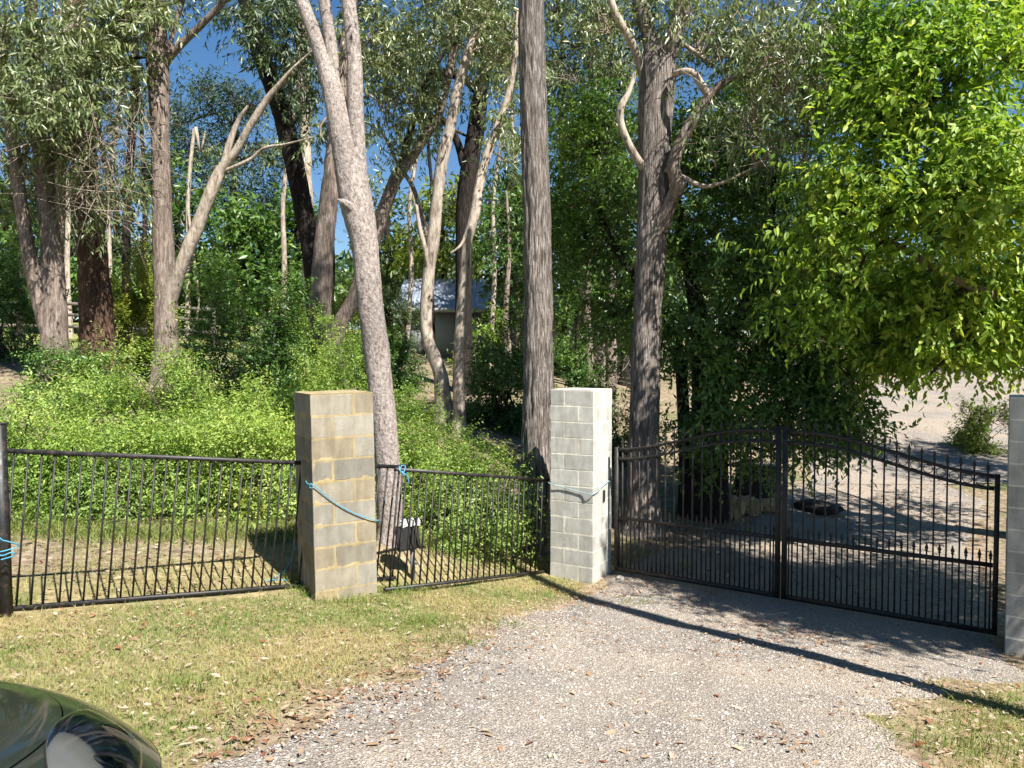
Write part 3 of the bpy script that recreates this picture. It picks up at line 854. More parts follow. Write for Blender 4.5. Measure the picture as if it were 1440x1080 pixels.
def bush(name, label, px, d, rx, ry, ztop, n, leafmat, twigmat=None, L=.052, W=.022, per=(4, 9), spl=.40, group=None, fill=.2, cat='shrub', droop=.25, up=.45, nup=.9, bright=0):
    n = int(n*1.7); x = (px-720)/F*d; g = h1(x, d); base = np.array([x, d, g]); hh = ztop-g
    t = thing(name, label, cat, tuple(base), 0, group)
    u = unit(rng.normal(size=(n, 3))); u[:, 2] = np.abs(u[:, 2])*1.05 - .06
    rr = np.where(rng.uniform(size=n) < fill, rng.uniform(.35, .8, n), rng.uniform(.8, 1.06, n))
    lump = 1 + .26*vnoise(u*2.3 + px*.37) + .26*vnoise(u*5.1 + px*.13)
    sub = rng.integers(0, max(3, n//9), n); u = unit(u[sub] + rng.normal(size=(n, 3))*.085); u[:, 2] = np.abs(u[:, 2])
    hole = vnoise(u[:, :]*3.3 + px*.71) < -.22; rr = np.where(hole, rr*.72, rr)
    rr = rr*.25 + .75*np.where(rng.uniform(size=n) < .25, rr[sub]*.8, rr[sub]*(1 + .12*rng.normal(size=n)[sub]))
    lump = lump[sub]*(1 + rng.normal(size=n)*.035)
    C = base + u*np.array([rx, ry, hh])*(rr*lump)[:, None]
    C[:, 2] = np.maximum(C[:, 2], H0(C[:, 0], C[:, 1])+.05)
    # stems
    m = max(6, n//14); root = base + np.c_[rng.normal(size=(m, 2))*np.array([rx, ry])*.28, np.zeros(m)]; root[:, 2] = H0(root[:, 0], root[:, 1])-.03
    tg = C[rng.integers(0, n, m)]
    md = (root+tg)/2 + np.array([0, 0, .25*hh]) + rng.normal(size=(m, 3))*.08
    tt = np.linspace(0, 1, 7)[None, :, None]
    p = (1-tt)**2*root[:, None] + 2*tt*(1-tt)*md[:, None] + tt*tt*tg[:, None]
    v, f = tubes_batch(p, rng.uniform(.008, .02, m)[:, None]*np.linspace(1, .3, 7)[None], 4)
    link('stems', mesh_np('stems', v-base, [f], True), twigmat or M['twig_dark'], t)['kind'] = 'stuff'
    m = max(8, n//12); s0 = C[rng.integers(0, n, m)]; dr_ = unit(unit(s0-base) + rng.normal(size=(m, 3))*.6 + np.array([0, 0, .3])); ln_ = rng.uniform(.15, .5, m)[:, None]
    p = s0[:, None] - dr_[:, None]*.15 + dr_[:, None]*(ln_[:, None]*np.linspace(0, 1, 5)[None, :, None]) + np.array([0, 0, -1])*(ln_[:, None]*.25*np.linspace(0, 1, 5)[None, :, None]**2)
    v, f = tubes_batch(p, np.full((m, 1), .004)*np.linspace(1, .4, 5)[None], 3)
    link('dead_twigs', mesh_np('dead_twigs', v-base, [f], True), M['twig'], t)['kind'] = 'stuff'
    foliage('foliage', t, base, C, leafmat, False, .15, .08, rad=.14, m=per[0], k=per[1], spl=spl, L=L, W=W, up=up, spread=.5, droop=droop, nup=nup, ref=base+np.array([0, 0, hh*.25]))
    return t

# ------------------------------------------------------------------ near trunks
t, b = new_tree('gum_tree', 'pale pinkish gum trunk leaning left just behind the weathered pillar', (549, 748, 8.85))
sk = stem(t, b, [(549,748,8.85,36),(547,690,8.85,35),(541,600,8.9,35),(530,500,9.0,36),(522,440,9.0,35),(512,340,9.1,38),(498,270,9.2,44),(480,180,9.3,34),(463,110,9.4,27),(443,50,9.5,20),(424,0,9.6,18),(400,-70,9.8,15),(390,-160,10,11)], M['bark_pale'], n=48, step=.05, disp=disp_wart(.055, 3))
sk2 = stem(t, b, [(512,300,9.12,22),(505,240,9.2,22),(500,150,9.3,22),(498,80,9.35,21),(490,0,9.4,19),(480,-90,9.5,15),(470,-200,9.6,9)], M['bark_pale'], 'fork', 28, .06, disp_wart(.05, 8), False)
sk3 = stem(t, b, [(470,135,9.36,17),(466,70,9.45,17),(456,0,9.5,16),(450,-80,9.6,12),(440,-180,9.7,8)], M['bark_pale'], 'fork', 20, .07, disp_wart(.05, 9), False)
stem(t, b, [(506,305,9.05,12),(492,290,9.0,14),(480,283,8.97,9)], M['bark_pale'], 'branch_stub', 12, .04, None, False)
crown(t, b, np.concatenate([sk[-20:], sk2[-15:], sk3[-12:]]), [(400,-160,90,80,9.9,.9,26),(500,-190,90,80,9.6,.9,26),(460,-260,90,70,9.5,.8,24)], M['leaf_gum'], M['twig'])

t, b = new_tree('gum_tree', 'tall straight fibrous trunk standing directly behind the pale pillar', (753, 776, 11.0))
sk = stem(t, b, [(753,776,11,50),(754,700,11,46),(756,600,11,42),(757,480,11,40),(757,400,11,38),(754,280,11,37),(750,150,11,36),(746,0,11,34),(742,-150,11,31),(738,-320,11,26),(736,-480,11,20)], M['bark_fibrous'], n=64, step=.05, disp=disp_fib(.11, 22, 1))
crown(t, b, sk[-40:], [(700,-420,120,90,11.2,1.2,36),(810,-460,110,90,10.8,1.2,36),(740,-560,130,80,11,1.2,36)], M['leaf_gum'], M['twig'])

t, b = new_tree('gum_tree', 'fibrous gum trunk with crooked orange side limb behind the left gate leaf', (903, 752, 11.7))
sk = stem(t, b, [(903,752,11.7,54),(905,690,11.7,46),(906,600,11.7,42),(909,480,11.7,39),(914,380,11.7,40),(919,280,11.7,42),(921,180,11.7,46),(925,110,11.7,50),(926,85,11.7,46)], M['bark_fibrous'], n=56, step=.05, disp=disp_fib(.07, 22, 5))
ka = stem(t, b, [(922,120,11.7,30),(945,60,11.6,24),(962,0,11.5,22),(975,-90,11.4,18),(985,-200,11.3,11)], M['bark_fibrous'], 'fork', 24, .07, disp_fib(.06, 22, 6), False)
kb = stem(t, b, [(922,120,11.7,28),(915,60,11.8,22),(900,0,11.9,20),(890,-90,12,16),(880,-180,12.1,10)], M['bark_fibrous'], 'fork', 24, .07, disp_fib(.06, 22, 7), False)
kc = stem(t, b, [(930,325,11.6,20),(943,285,11.5,20),(953,262,11.4,22),(947,232,11.35,19),(962,190,11.3,17),(982,158,11.25,15),(998,135,11.2,13),(1015,118,11.15,11),(1040,105,11.1,8),(1075,95,11,5)], M['bark_brown'], 'limb', 18, .05, None, False)
kd = stem(t, b, [(998,137,11.2,12),(984,116,11.15,11),(975,103,11.1,10),(962,100,11.15,9),(950,104,11.3,10)], M['bark_smooth'], 'limb', 14, .04, None, False)
ke = stem(t, b, [(905,236,11.6,12),(890,214,11.5,11),(875,180,11.45,10),(872,155,11.4,10),(884,130,11.4,8),(892,105,11.4,6)], M['bark_smooth'], 'limb', 14, .05, None, False)
kf = stem(t, b, [(905,110,11.7,12),(893,70,11.6,11),(876,38,11.5,11),(862,10,11.45,10),(850,-40,11.4,8)], M['bark_smooth'], 'limb', 14, .05, None, False)
kg = stem(t, b, [(936,238,11.5,8),(962,250,11.4,7),(990,262,11.3,7),(1020,255,11.2,5),(1060,236,11.1,3)], M['bark_smooth'], 'limb', 10, .05, None, False)
crown(t, b, np.concatenate([ka, kb, kc, kf, kg]), [(1010,60,85,60,12.6,.8,70),(1100,110,90,75,12.0,.9,84),(1150,50,80,60,10.8,1.2,60),(1060,10,110,50,11,1.2,56),(960,20,60,50,11.6,1,34),(1170,160,50,50,10.8,.8,36),(850,30,40,50,12,.8,28),(930,-110,80,50,12.4,1.0,20),(1060,180,60,25,10.9,.6,18)], M['leaf_gum'], M['twig'], per=(4, 7), L=.125, W=.03)
bare_twigs(t, b, 1090, 180, 70, 45, 11, .6, 130, .7, .006, M['twig'], 0)

# ------------------------------------------------------------------ gums of the left group
t, b = new_tree('gum_tree', 'leftmost gum of three stems with peeling grey bark behind the shrubs', (75, 520, 15))
sk = stem(t, b, [(76,520,15,38),(76,440,15,33),(72,340,15,27),(62,240,15,24),(52,140,15,20),(45,40,15,17),(40,-60,15,14)], M['bark_brown'], n=24, step=.08, disp=disp_fib(.07, 18, 11))
s2 = stem(t, b, [(78,505,15,20),(62,440,14.95,24),(46,380,14.85,20),(30,290,14.7,17),(17,190,14.6,16),(5,100,14.6,14),(-8,0,14.6,12)], M['bark_brown'], 'fork', 20, .1, disp_fib(.06, 18, 12), False)
s3 = stem(t, b, [(74,400,15,26),(80,300,15.1,20),(84,220,15.2,16),(80,140,15.3,13),(90,40,15.3,10)], M['bark_smooth'], 'fork', 16, .1, None, False)
crown(t, b, np.concatenate([sk[-40:], s2[-30:], s3[-20:]]), [(55,60,60,60,14,1.2,64),(20,150,45,60,14,1,44),(70,130,45,50,13.8,1,44),(15,40,40,50,14.2,1,34),(100,30,50,40,14.2,1,40),(30,250,30,50,15.5,1,22),(-60,80,80,110,14.5,1.4,50),(40,-60,110,60,14.5,1.2,40)], M['leaf_gum'], M['twig'], per=(4, 7), L=.16, W=.034)
bare_twigs(t, b, 70, 160, 60, 60, 13.9, .5, 70, .9, .006, M['twig'], .5)

t, b = new_tree('gum_tree', 'dark reddish trunk draped with hanging twigs in the left group', (137, 485, 16.5))
sk = stem(t, b, [(137,485,16.5,47),(133,400,16.5,41),(124,300,16.5,36),(116,200,16.5,33),(110,90,16.5,32),(104,0,16.5,28),(98,-90,16.5,22)], M['bark_red'], n=26, step=.08, disp=disp_fib(.08, 16, 21))
s2 = stem(t, b, [(122,115,16.4,14),(150,45,16.2,12),(190,20,16,10),(215,-10,15.8,8)], M['bark_dark'], 'limb', 12, .1, None, False)
crown(t, b, np.concatenate([sk[-40:], s2]), [(120,100,50,60,15,1,54),(150,70,45,50,15,1,40),(110,190,40,50,15,.8,36),(160,250,30,40,15,.8,16),(180,20,50,40,15,1,30),(130,-50,90,50,15.5,1.2,34),(140,310,25,40,15.3,.6,12)], M['leaf_gum'], M['twig'], per=(4, 7), L=.17, W=.036)
bare_twigs(t, b, 120, 235, 50, 65, 15.0, .7, 260, 1.1, .009, M['twig'], .9)
bare_twigs(t, b, 160, 180, 45, 60, 15.2, .7, 120, 1.0, .008, M['twig'], .5)

t, b = new_tree('gum_tree', 'slender straight gum with a pale limb forking right near its base', (234, 495, 16))
sk = stem(t, b, [(234,495,16,34),(233,420,16,31),(229,330,16,27),(227,250,16,25),(225,180,16,25),(222,100,16,29),(218,30,16,29),(214,-60,16,25),(210,-160,16,18)], M['bark_brown'], n=26, step=.08, disp=disp_fib(.05, 16, 31))
s2 = stem(t, b, [(233,455,16,18),(240,420,15.95,20),(255,375,15.8,18),(277,320,15.7,18),(300,262,15.6,17),(312,238,15.6,15),(330,215,15.5,11),(350,180,15.4,10),(372,145,15.3,10),(388,124,15.2,7),(410,98,15.1,4),(440,70,15,2)], M['bark_smooth'], 'limb', 16, .08, None, False)
s3 = stem(t, b, [(313,236,15.6,10),(325,195,15.6,9),(335,170,15.6,7),(348,150,15.5,4)], M['bark_smooth'], 'limb', 10, .08, None, False)
s4 = stem(t, b, [(228,95,16,14),(242,75,15.9,12),(262,55,15.8,10),(290,28,15.7,9),(314,2,15.6,8),(335,-30,15.5,5)], M['bark_brown'], 'limb', 12, .08, None, False)
s5 = stem(t, b, [(238,80,15.9,8),(242,50,15.9,7),(252,15,15.9,7),(265,-20,15.9,5)], M['bark_brown'], 'limb', 10, .08, None, False)
s6 = stem(t, b, [(312,242,15.6,6),(335,232,15.5,5),(355,222,15.5,5),(372,208,15.4,4),(400,203,15.3,3),(440,193,15.2,2)], M['bark_smooth'], 'limb', 8, .08, None, False)
s7 = stem(t, b, [(224,82,16,6),(200,80,15.9,5),(170,88,15.8,4),(140,102,15.8,3)], M['bark_dark'], 'limb', 8, .1, None, False)
crown(t, b, np.concatenate([sk[-20:], s4[-8:], s5[-6:]]), [(200,-40,70,40,15.8,1,26),(290,-50,70,40,15.6,1,26),(250,-120,100,60,15.8,1.2,34),(170,50,20,30,15.6,.6,8)], M['leaf_gum'], M['twig'], per=(4, 6), L=.17, W=.036)
bare_twigs(t, b, 170, 100, 50, 40, 15.8, .6, 60, 1.0, .006, M['twig_dark'], 0)

t, b = new_tree('gum_tree', 'thin dark trunk between the reddish trunk and the slender straight gum', (176, 470, 20))
sk = stem(t, b, [(176,470,20,12),(178,320,20,11),(182,240,20,11),(188,150,20,11),(190,70,20,11),(184,0,20,9),(180,-80,20,6)], M['bark_dark'], n=10, step=.2)
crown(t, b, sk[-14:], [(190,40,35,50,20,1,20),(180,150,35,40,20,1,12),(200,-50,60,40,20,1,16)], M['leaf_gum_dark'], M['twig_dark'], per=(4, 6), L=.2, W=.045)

# ------------------------------------------------------------------ gums of the middle
t, b = new_tree('gum_tree', 'dark trunk leaning right to left across the sky gap', (440, 470, 20))
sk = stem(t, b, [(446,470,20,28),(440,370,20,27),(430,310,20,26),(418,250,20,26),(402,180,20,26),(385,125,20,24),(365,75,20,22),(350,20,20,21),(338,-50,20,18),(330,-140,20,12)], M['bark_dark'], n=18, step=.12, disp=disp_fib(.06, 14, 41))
s2 = stem(t, b, [(388,130,20,9),(405,110,19.7,8),(425,85,19.5,7),(450,55,19.3,5)], M['bark_smooth'], 'limb', 8, .12, None, False)
s3 = stem(t, b, [(395,140,20,8),(420,133,19.8,6),(445,130,19.6,4)], M['bark_smooth'], 'limb', 8, .12, None, False)
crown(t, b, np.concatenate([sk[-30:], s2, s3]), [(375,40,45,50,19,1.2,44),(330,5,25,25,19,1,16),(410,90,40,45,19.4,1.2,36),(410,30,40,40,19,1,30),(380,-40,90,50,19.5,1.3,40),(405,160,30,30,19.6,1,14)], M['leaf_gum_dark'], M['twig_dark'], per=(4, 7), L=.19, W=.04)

t, b = new_tree('gum_tree', 'straight grey trunk half hidden behind the dark leaning trunk', (436, 480, 22))
sk = stem(t, b, [(436,480,22,19),(433,320,22,17),(430,230,22,16),(428,150,22,15),(424,60,22,13),(420,-40,22,11),(416,-140,22,7)], M['bark_smooth'], n=12, step=.2)
crown(t, b, sk[-14:], [(430,120,30,40,22,1,14),(440,-40,70,60,22,1.2,26),(445,40,30,40,22,1,14)], M['leaf_gum'], M['twig'], per=(4, 6), L=.2, W=.045)

t, b = new_tree('gum_tree', 'short reddish-brown trunk just left of the pale leaning gum', (452, 480, 17))
sk = stem(t, b, [(450,480,17,32),(452,400,17,29),(457,330,17,27),(464,270,17,25),(470,215,17,23),(476,150,17.1,20),(488,60,17.2,18),(500,-40,17.2,14)], M['bark_brown'], n=20, step=.1, disp=disp_fib(.09, 16, 51))
crown(t, b, sk[-24:], [(470,210,25,30,17.2,.7,14),(520,40,50,60,17,1.2,50),(555,90,45,45,17,1.1,40),(540,150,40,30,17,1,22),(510,-50,80,50,17,1.2,34)], M['leaf_gum'], M['twig'], per=(4, 7), L=.17, W=.038)

t, b = new_tree('gum_tree', 'brown curving stem rising to the right behind the pale leaning gum', (478, 470, 18))
sk = stem(t, b, [(474,470,18,22),(495,425,18,20),(515,370,18,18),(530,325,18,19),(545,280,18,18),(558,248,18,18),(580,220,18,14),(600,190,18,13),(616,165,18,12),(628,120,18,11),(640,60,18,10),(655,0,18,9),(670,-60,18,6)], M['bark_brown'], n=14, step=.12)
s2 = stem(t, b, [(562,240,18,12),(572,200,18,10),(585,160,18,9),(600,115,18,8),(625,70,18,7),(645,10,18,6)], M['bark_dark'], 'limb', 10, .12, None, False)
s3 = stem(t, b, [(560,232,17.9,6),(580,262,17.8,6),(592,300,17.7,6),(600,330,17.6,5),(604,352,17.6,5)], M['bark_brown'], 'limb', 8, .12, None, False)
s4 = stem(t, b, [(560,232,17.9,5),(545,200,17.9,4),(530,170,17.9,3)], M['bark_brown'], 'limb', 8, .12, None, False)
crown(t, b, np.concatenate([sk[-30:], s2]), [(600,100,40,50,17.6,1,30),(640,50,50,45,17.6,1,34),(580,50,35,40,17.6,1,24),(570,170,25,22,17.8,.8,8),(650,-50,80,50,17.8,1.2,34),(540,205,22,18,17.8,.8,7),(545,130,25,25,17.8,.8,10)], M['leaf_gum'], M['twig_dark'], per=(4, 6), L=.17, W=.038)

t, b = new_tree('gum_tree', 'sinuous pale grey stem bowing left in the middle of the wood', (622, 545, 16))
sk = stem(t, b, [(622,545,16,22),(612,505,16,18),(602,480,16,17),(599,440,16,17),(603,380,16,17),(610,330,16,18),(615,280,16,16),(622,225,16,17),(635,170,16,15),(645,120,16,14),(660,70,16,13),(680,30,16,11),(698,-10,16,9),(715,-70,16,6)], M['bark_smooth'], n=16, step=.1)
s2 = stem(t, b, [(604,405,16,9),(601,365,15.9,8),(590,320,15.8,6),(586,290,15.8,4)], M['bark_smooth'], 'limb', 8, .1, None, False)
crown(t, b, sk[-24:], [(690,30,40,45,16,1,36),(660,-30,70,50,16,1,40),(715,70,25,40,16,.8,18),(650,110,25,25,16,.7,8)], M['leaf_gum'], M['twig'], per=(4, 6), L=.16, W=.036)

t, b = new_tree('gum_tree', 'slim pale stem right of the sinuous one curving up to the right', (647, 565, 15.6))
sk = stem(t, b, [(646,590,15.6,18),(645,520,15.6,16),(648,450,15.6,15),(653,390,15.6,15),(657,340,15.6,13),(668,300,15.6,14),(674,260,15.6,13),(686,215,15.6,12),(703,170,15.6,11),(716,130,15.6,10),(724,80,15.6,8),(728,20,15.6,6)], M['bark_smooth'], n=14, step=.1)
s2 = stem(t, b, [(666,310,15.6,6),(655,330,15.5,5),(648,345,15.4,4),(635,355,15.3,3)], M['bark_smooth'], 'limb', 8, .08, None, False)
crown(t, b, sk[-20:], [(720,130,25,45,15.6,.7,18),(710,40,30,40,15.6,.8,20),(705,200,20,25,15.6,.6,8)], M['leaf_gum'], M['twig'], per=(4, 6), L=.16, W=.036)

t, b = new_tree('gum_tree', 'black forked trunk silhouetted against the sky behind the pale stems', (653, 500, 20))
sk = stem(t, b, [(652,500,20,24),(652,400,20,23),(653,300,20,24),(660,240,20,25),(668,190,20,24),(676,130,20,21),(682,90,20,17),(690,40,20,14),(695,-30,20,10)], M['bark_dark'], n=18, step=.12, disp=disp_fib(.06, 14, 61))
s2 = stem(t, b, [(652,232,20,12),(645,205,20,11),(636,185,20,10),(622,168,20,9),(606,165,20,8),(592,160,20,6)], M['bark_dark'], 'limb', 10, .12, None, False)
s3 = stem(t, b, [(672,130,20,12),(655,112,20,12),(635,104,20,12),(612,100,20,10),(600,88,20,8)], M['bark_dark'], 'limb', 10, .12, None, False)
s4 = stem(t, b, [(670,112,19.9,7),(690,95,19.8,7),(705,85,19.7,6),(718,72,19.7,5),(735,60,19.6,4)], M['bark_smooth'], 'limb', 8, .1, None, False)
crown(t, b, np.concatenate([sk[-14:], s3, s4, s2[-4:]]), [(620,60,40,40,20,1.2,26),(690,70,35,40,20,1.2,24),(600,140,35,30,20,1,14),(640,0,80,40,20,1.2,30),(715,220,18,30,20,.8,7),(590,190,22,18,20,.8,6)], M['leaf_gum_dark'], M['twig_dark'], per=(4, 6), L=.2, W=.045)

# ------------------------------------------------------------------ dense dark tree behind the gate
t, b = new_tree('evergreen_tree', 'dense dark green tree with black stems behind the left gate leaf', (985, 745, 12.8))
sks = []
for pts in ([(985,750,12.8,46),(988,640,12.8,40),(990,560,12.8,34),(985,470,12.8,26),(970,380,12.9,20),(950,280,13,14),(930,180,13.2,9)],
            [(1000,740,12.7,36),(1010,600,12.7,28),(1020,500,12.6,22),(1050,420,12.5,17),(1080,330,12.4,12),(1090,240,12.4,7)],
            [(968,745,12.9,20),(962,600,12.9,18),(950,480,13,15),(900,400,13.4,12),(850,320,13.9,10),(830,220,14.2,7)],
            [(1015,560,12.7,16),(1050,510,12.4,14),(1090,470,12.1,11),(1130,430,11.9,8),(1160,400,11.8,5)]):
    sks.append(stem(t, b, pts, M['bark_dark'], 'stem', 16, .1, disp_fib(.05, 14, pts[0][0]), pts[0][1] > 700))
crown(t, b, np.concatenate(sks), [(840,200,60,70,14.2,.9,143),(800,320,45,90,14.6,.9,156),(855,340,50,80,14.2,.9,143),(950,230,50,70,13.5,.9,91),(1010,200,70,60,13,.9,117),(1070,270,80,70,12.6,.9,156),(990,350,70,60,13,.9,130),(1090,380,75,60,12.3,.9,143),(1040,490,80,50,12.3,.8,117),(1130,480,60,60,11.9,.7,104),(1150,560,70,45,11.6,.7,117),(1080,590,70,35,11.9,.6,78),(980,610,55,40,12.2,.6,57),(1180,590,50,20,11.5,.5,39),(1100,640,40,30,12,.5,20),(870,440,50,45,14.2,.8,78),(960,470,50,50,13,.7,65),(1160,300,60,90,12.4,.8,104)],
      M['leaf_mid'], M['twig_dark'], per=(5, 8), rad=.34, spl=.34, L=.105, W=.046, up=.1, spread=.8, droop=.55, nup=.8, limb_r=.03)
bare_twigs(t, b, 1040, 480, 50, 40, 12.3, .5, 50, .6, .006, M['twig'], 0)

# ------------------------------------------------------------------ bright green tree on the right
t, b = new_tree('broadleaf_tree', 'bright yellow-green broadleaf tree filling the upper right corner', (1560, 730, 11.2))
sks = []
for pts in ([(1560,760,11.2,60),(1556,620,11.2,48),(1545,480,11,40),(1510,350,10.8,28),(1470,200,10.5,18),(1430,60,10.3,10)],
            [(1552,560,11.1,30),(1480,470,10.5,22),(1400,420,10,15),(1320,380,9.8,10),(1240,330,9.8,6)],
            [(1548,500,11,28),(1600,380,11,22),(1660,260,11,14),(1700,120,11,8)],
            [(1530,400,10.9,20),(1470,340,10.3,16),(1390,250,9.9,11),(1310,150,9.7,7)]):
    sks.append(stem(t, b, pts, M['bark_brown'], 'stem' if pts[0][1] < 700 else 'trunk', 16, .1, None, pts[0][1] > 700))
fo, C15 = crown(t, b, np.concatenate(sks), [(1310,110,110,110,9.6,0.7,137),(1410,60,100,90,9.7,0.8,112),(1240,280,80,90,9.7,0.6,100),(1330,290,90,90,9.4,0.7,125),(1410,250,80,100,9.3,0.7,112),(1180,400,55,80,9.9,0.5,70),(1260,430,80,60,10.8,0.6,100),(1350,440,80,60,10.4,0.6,100),(1430,420,70,90,10.3,0.6,100),(1330,455,80,40,10.2,0.5,62),(1420,445,60,45,10,0.5,57),(1250,475,60,40,10.8,0.5,50),(1230,170,55,60,9.8,0.6,50),(1270,40,70,50,9.8,0.6,62),(1540,200,120,200,9.9,1.3,187),(1640,350,120,200,10.5,1.5,137),(1310,520,16,14,10,0.15,3)],
      M['leaf_bright'], M['twig_dark'], per=(5, 7), rad=.30, spl=.34, L=.112, W=.054, up=.05, spread=.75, droop=.7, nup=.75, big=True, fold=.14, curl=.14)
# the three hundred leaves nearest the lens hang as leaves of their own
v, f = leaves(np.zeros((1, 3)), np.array([[0, 1., 0]]), np.array([[0, 0, 1.]]), [1.0], [.5], True, .14, .14)
leaf_me = mesh_np('leaf', v, [f]); leaf_me.materials.append(M['leaf_bright_obj'])
vis = C15[(C15[:, 0]/C15[:, 1] < .70)]
order = np.argsort(vis[:, 1])[:100]
for i in range(300):
    c = vis[order[i % 100]]
    q = c + rng.normal(size=3)*.16 + np.array([0, -.22, 0])
    d = unit(np.array([rng.normal()*.7, rng.normal()*.5-.35, -.55+.3*rng.normal()])); nn = unit(np.array([.25, -.55, .75]) + rng.normal(size=3)*.4)
    s = unit(np.cross(d, nn)); n_ = np.cross(s, d)
    o = bpy.data.objects.new('leaf', leaf_me); COL.objects.link(o); o.parent = fo
    k = rng.uniform(.09, .135)
    o.matrix_local = Matrix(np.c_[np.r_[np.c_[s, d, n_]*k, [[0, 0, 0]]], [*(q-b), 1]].tolist())

# ------------------------------------------------------------------ shrubs
SHR = 'shrubs behind the fence'
bush('shrub', 'leafy green shrub behind the fence at the far left edge', 30, 9.6, 1.3, 1.2, 1.08, 420, M['leaf_bush'], group=SHR)
bush('shrub', 'tallest bright green shrub mound, left of the weathered pillar', 215, 10.8, 1.45, 1.2, 1.55, 560, M['leaf_bush'], group=SHR)
bush('shrub', 'low spreading green shrub close behind the left fence bars', 150, 9.2, 1.6, .9, .78, 460, M['leaf_bush_yellow'], group=SHR)
bush('shrub', 'rounded green shrub directly left of the weathered pillar top', 345, 9.7, 1.25, 1.0, 1.0, 420, M['leaf_bush_yellow'], group=SHR)
bush('shrub', 'arching green shrub above and behind the weathered pillar', 440, 11.2, 1.2, 1.0, 1.6, 440, M['leaf_bush'], group=SHR)
bush('shrub', 'feathery green shrub left of the pale leaning gum trunk', 500, 11.6, .9, .9, 1.72, 280, M['leaf_bush_yellow'], group=SHR)
bush('shrub', 'green shrub just right of the pale leaning gum trunk', 590, 10.9, .7, .8, 1.0, 300, M['leaf_bush'], group=SHR)
bush('shrub', 'low green shrub above the sagging fence panel', 660, 10.6, .75, .7, .35, 260, M['leaf_bush_yellow'], group=SHR)
bush('shrub', 'dark-hearted shrub seen through the bars of the sagging panel', 640, 9.9, .95, .6, .28, 260, M['leaf_bush'], group=SHR)
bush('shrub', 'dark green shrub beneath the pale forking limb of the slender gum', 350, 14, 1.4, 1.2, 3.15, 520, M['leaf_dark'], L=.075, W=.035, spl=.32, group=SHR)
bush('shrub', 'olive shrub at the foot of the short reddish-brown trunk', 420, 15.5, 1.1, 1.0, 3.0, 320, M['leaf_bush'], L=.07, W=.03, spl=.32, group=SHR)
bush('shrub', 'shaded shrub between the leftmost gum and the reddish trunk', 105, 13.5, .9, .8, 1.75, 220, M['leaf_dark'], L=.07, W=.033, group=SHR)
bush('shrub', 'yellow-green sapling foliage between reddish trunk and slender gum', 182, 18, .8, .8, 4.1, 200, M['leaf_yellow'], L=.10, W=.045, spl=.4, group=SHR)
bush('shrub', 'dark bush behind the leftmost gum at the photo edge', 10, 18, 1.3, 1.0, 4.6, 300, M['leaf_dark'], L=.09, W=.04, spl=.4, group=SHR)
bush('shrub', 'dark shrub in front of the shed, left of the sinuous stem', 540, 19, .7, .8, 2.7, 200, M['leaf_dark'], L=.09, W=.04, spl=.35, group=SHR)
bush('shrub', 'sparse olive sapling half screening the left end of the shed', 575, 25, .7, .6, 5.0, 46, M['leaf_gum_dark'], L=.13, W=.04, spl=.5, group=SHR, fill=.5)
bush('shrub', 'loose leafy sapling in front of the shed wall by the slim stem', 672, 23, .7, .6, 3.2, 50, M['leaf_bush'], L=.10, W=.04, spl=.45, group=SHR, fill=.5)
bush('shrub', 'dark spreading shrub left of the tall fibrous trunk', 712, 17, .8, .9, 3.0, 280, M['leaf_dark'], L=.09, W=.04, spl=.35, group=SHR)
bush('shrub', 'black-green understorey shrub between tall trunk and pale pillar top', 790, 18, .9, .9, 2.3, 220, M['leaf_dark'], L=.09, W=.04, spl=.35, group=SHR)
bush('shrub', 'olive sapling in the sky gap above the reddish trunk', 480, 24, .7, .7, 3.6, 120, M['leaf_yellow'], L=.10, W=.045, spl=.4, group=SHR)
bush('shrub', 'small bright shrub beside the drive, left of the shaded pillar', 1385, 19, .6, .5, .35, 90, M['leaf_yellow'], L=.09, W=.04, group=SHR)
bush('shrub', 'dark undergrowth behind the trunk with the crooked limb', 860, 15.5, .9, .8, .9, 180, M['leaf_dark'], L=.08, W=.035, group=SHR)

bush('weed', 'broad-leaved yellow-green weed rising from the tallest shrub mound', 190, 10.0, .35, .3, 1.0, 14, M['leaf_yellow'], L=.10, W=.055, per=(3, 6), spl=.4, cat='weed')
bush('weed', 'broad-leaved weed poking out of the shrub at the left edge', 60, 9.0, .3, .3, .72, 12, M['leaf_bush'], L=.10, W=.055, per=(3, 6), spl=.4, cat='weed')
bush('weed', 'pale leggy weed between weathered pillar and rounded shrub', 385, 9.1, .28, .25, .55, 12, M['leaf_yellow'], L=.09, W=.05, per=(3, 6), spl=.4, cat='weed')
# small trunks under the dark tree
for px, d, w, top, lab in ((858, 20, 17, 450, 'brown young trunk seen between the tall trunk and the crooked-limbed gum'), (826, 24, 13, 430, 'thin brown trunk left of the brown young trunk under the dark tree'), (712, 24, 12, 440, 'thin dark trunk in the shade left of the tall fibrous trunk')):
    t, b = new_tree('young_tree', lab, (px, 520, d))
    sk = stem(t, b, [(px, 560, d, w), (px+2, 500, d, w), (px-1, top, d, w*.8), (px+4, top-90, d, w*.5), (px, top-170, d, w*.3)], M['bark_brown'], n=12, step=.15)
    crown(t, b, sk[-10:], [(px-20, top-120, 45, 50, d, .8, 34), (px+25, top-160, 45, 50, d, .8, 34)], M['leaf_dark'], M['twig_dark'], per=(4, 7), rad=.4, spl=.4, L=.14, W=.06, up=.2, droop=.5, nup=.7)
    bare_twigs(t, b, px, 520, 30, 25, d-.6, .4, 26, .9, .008, M['twig'], 0)

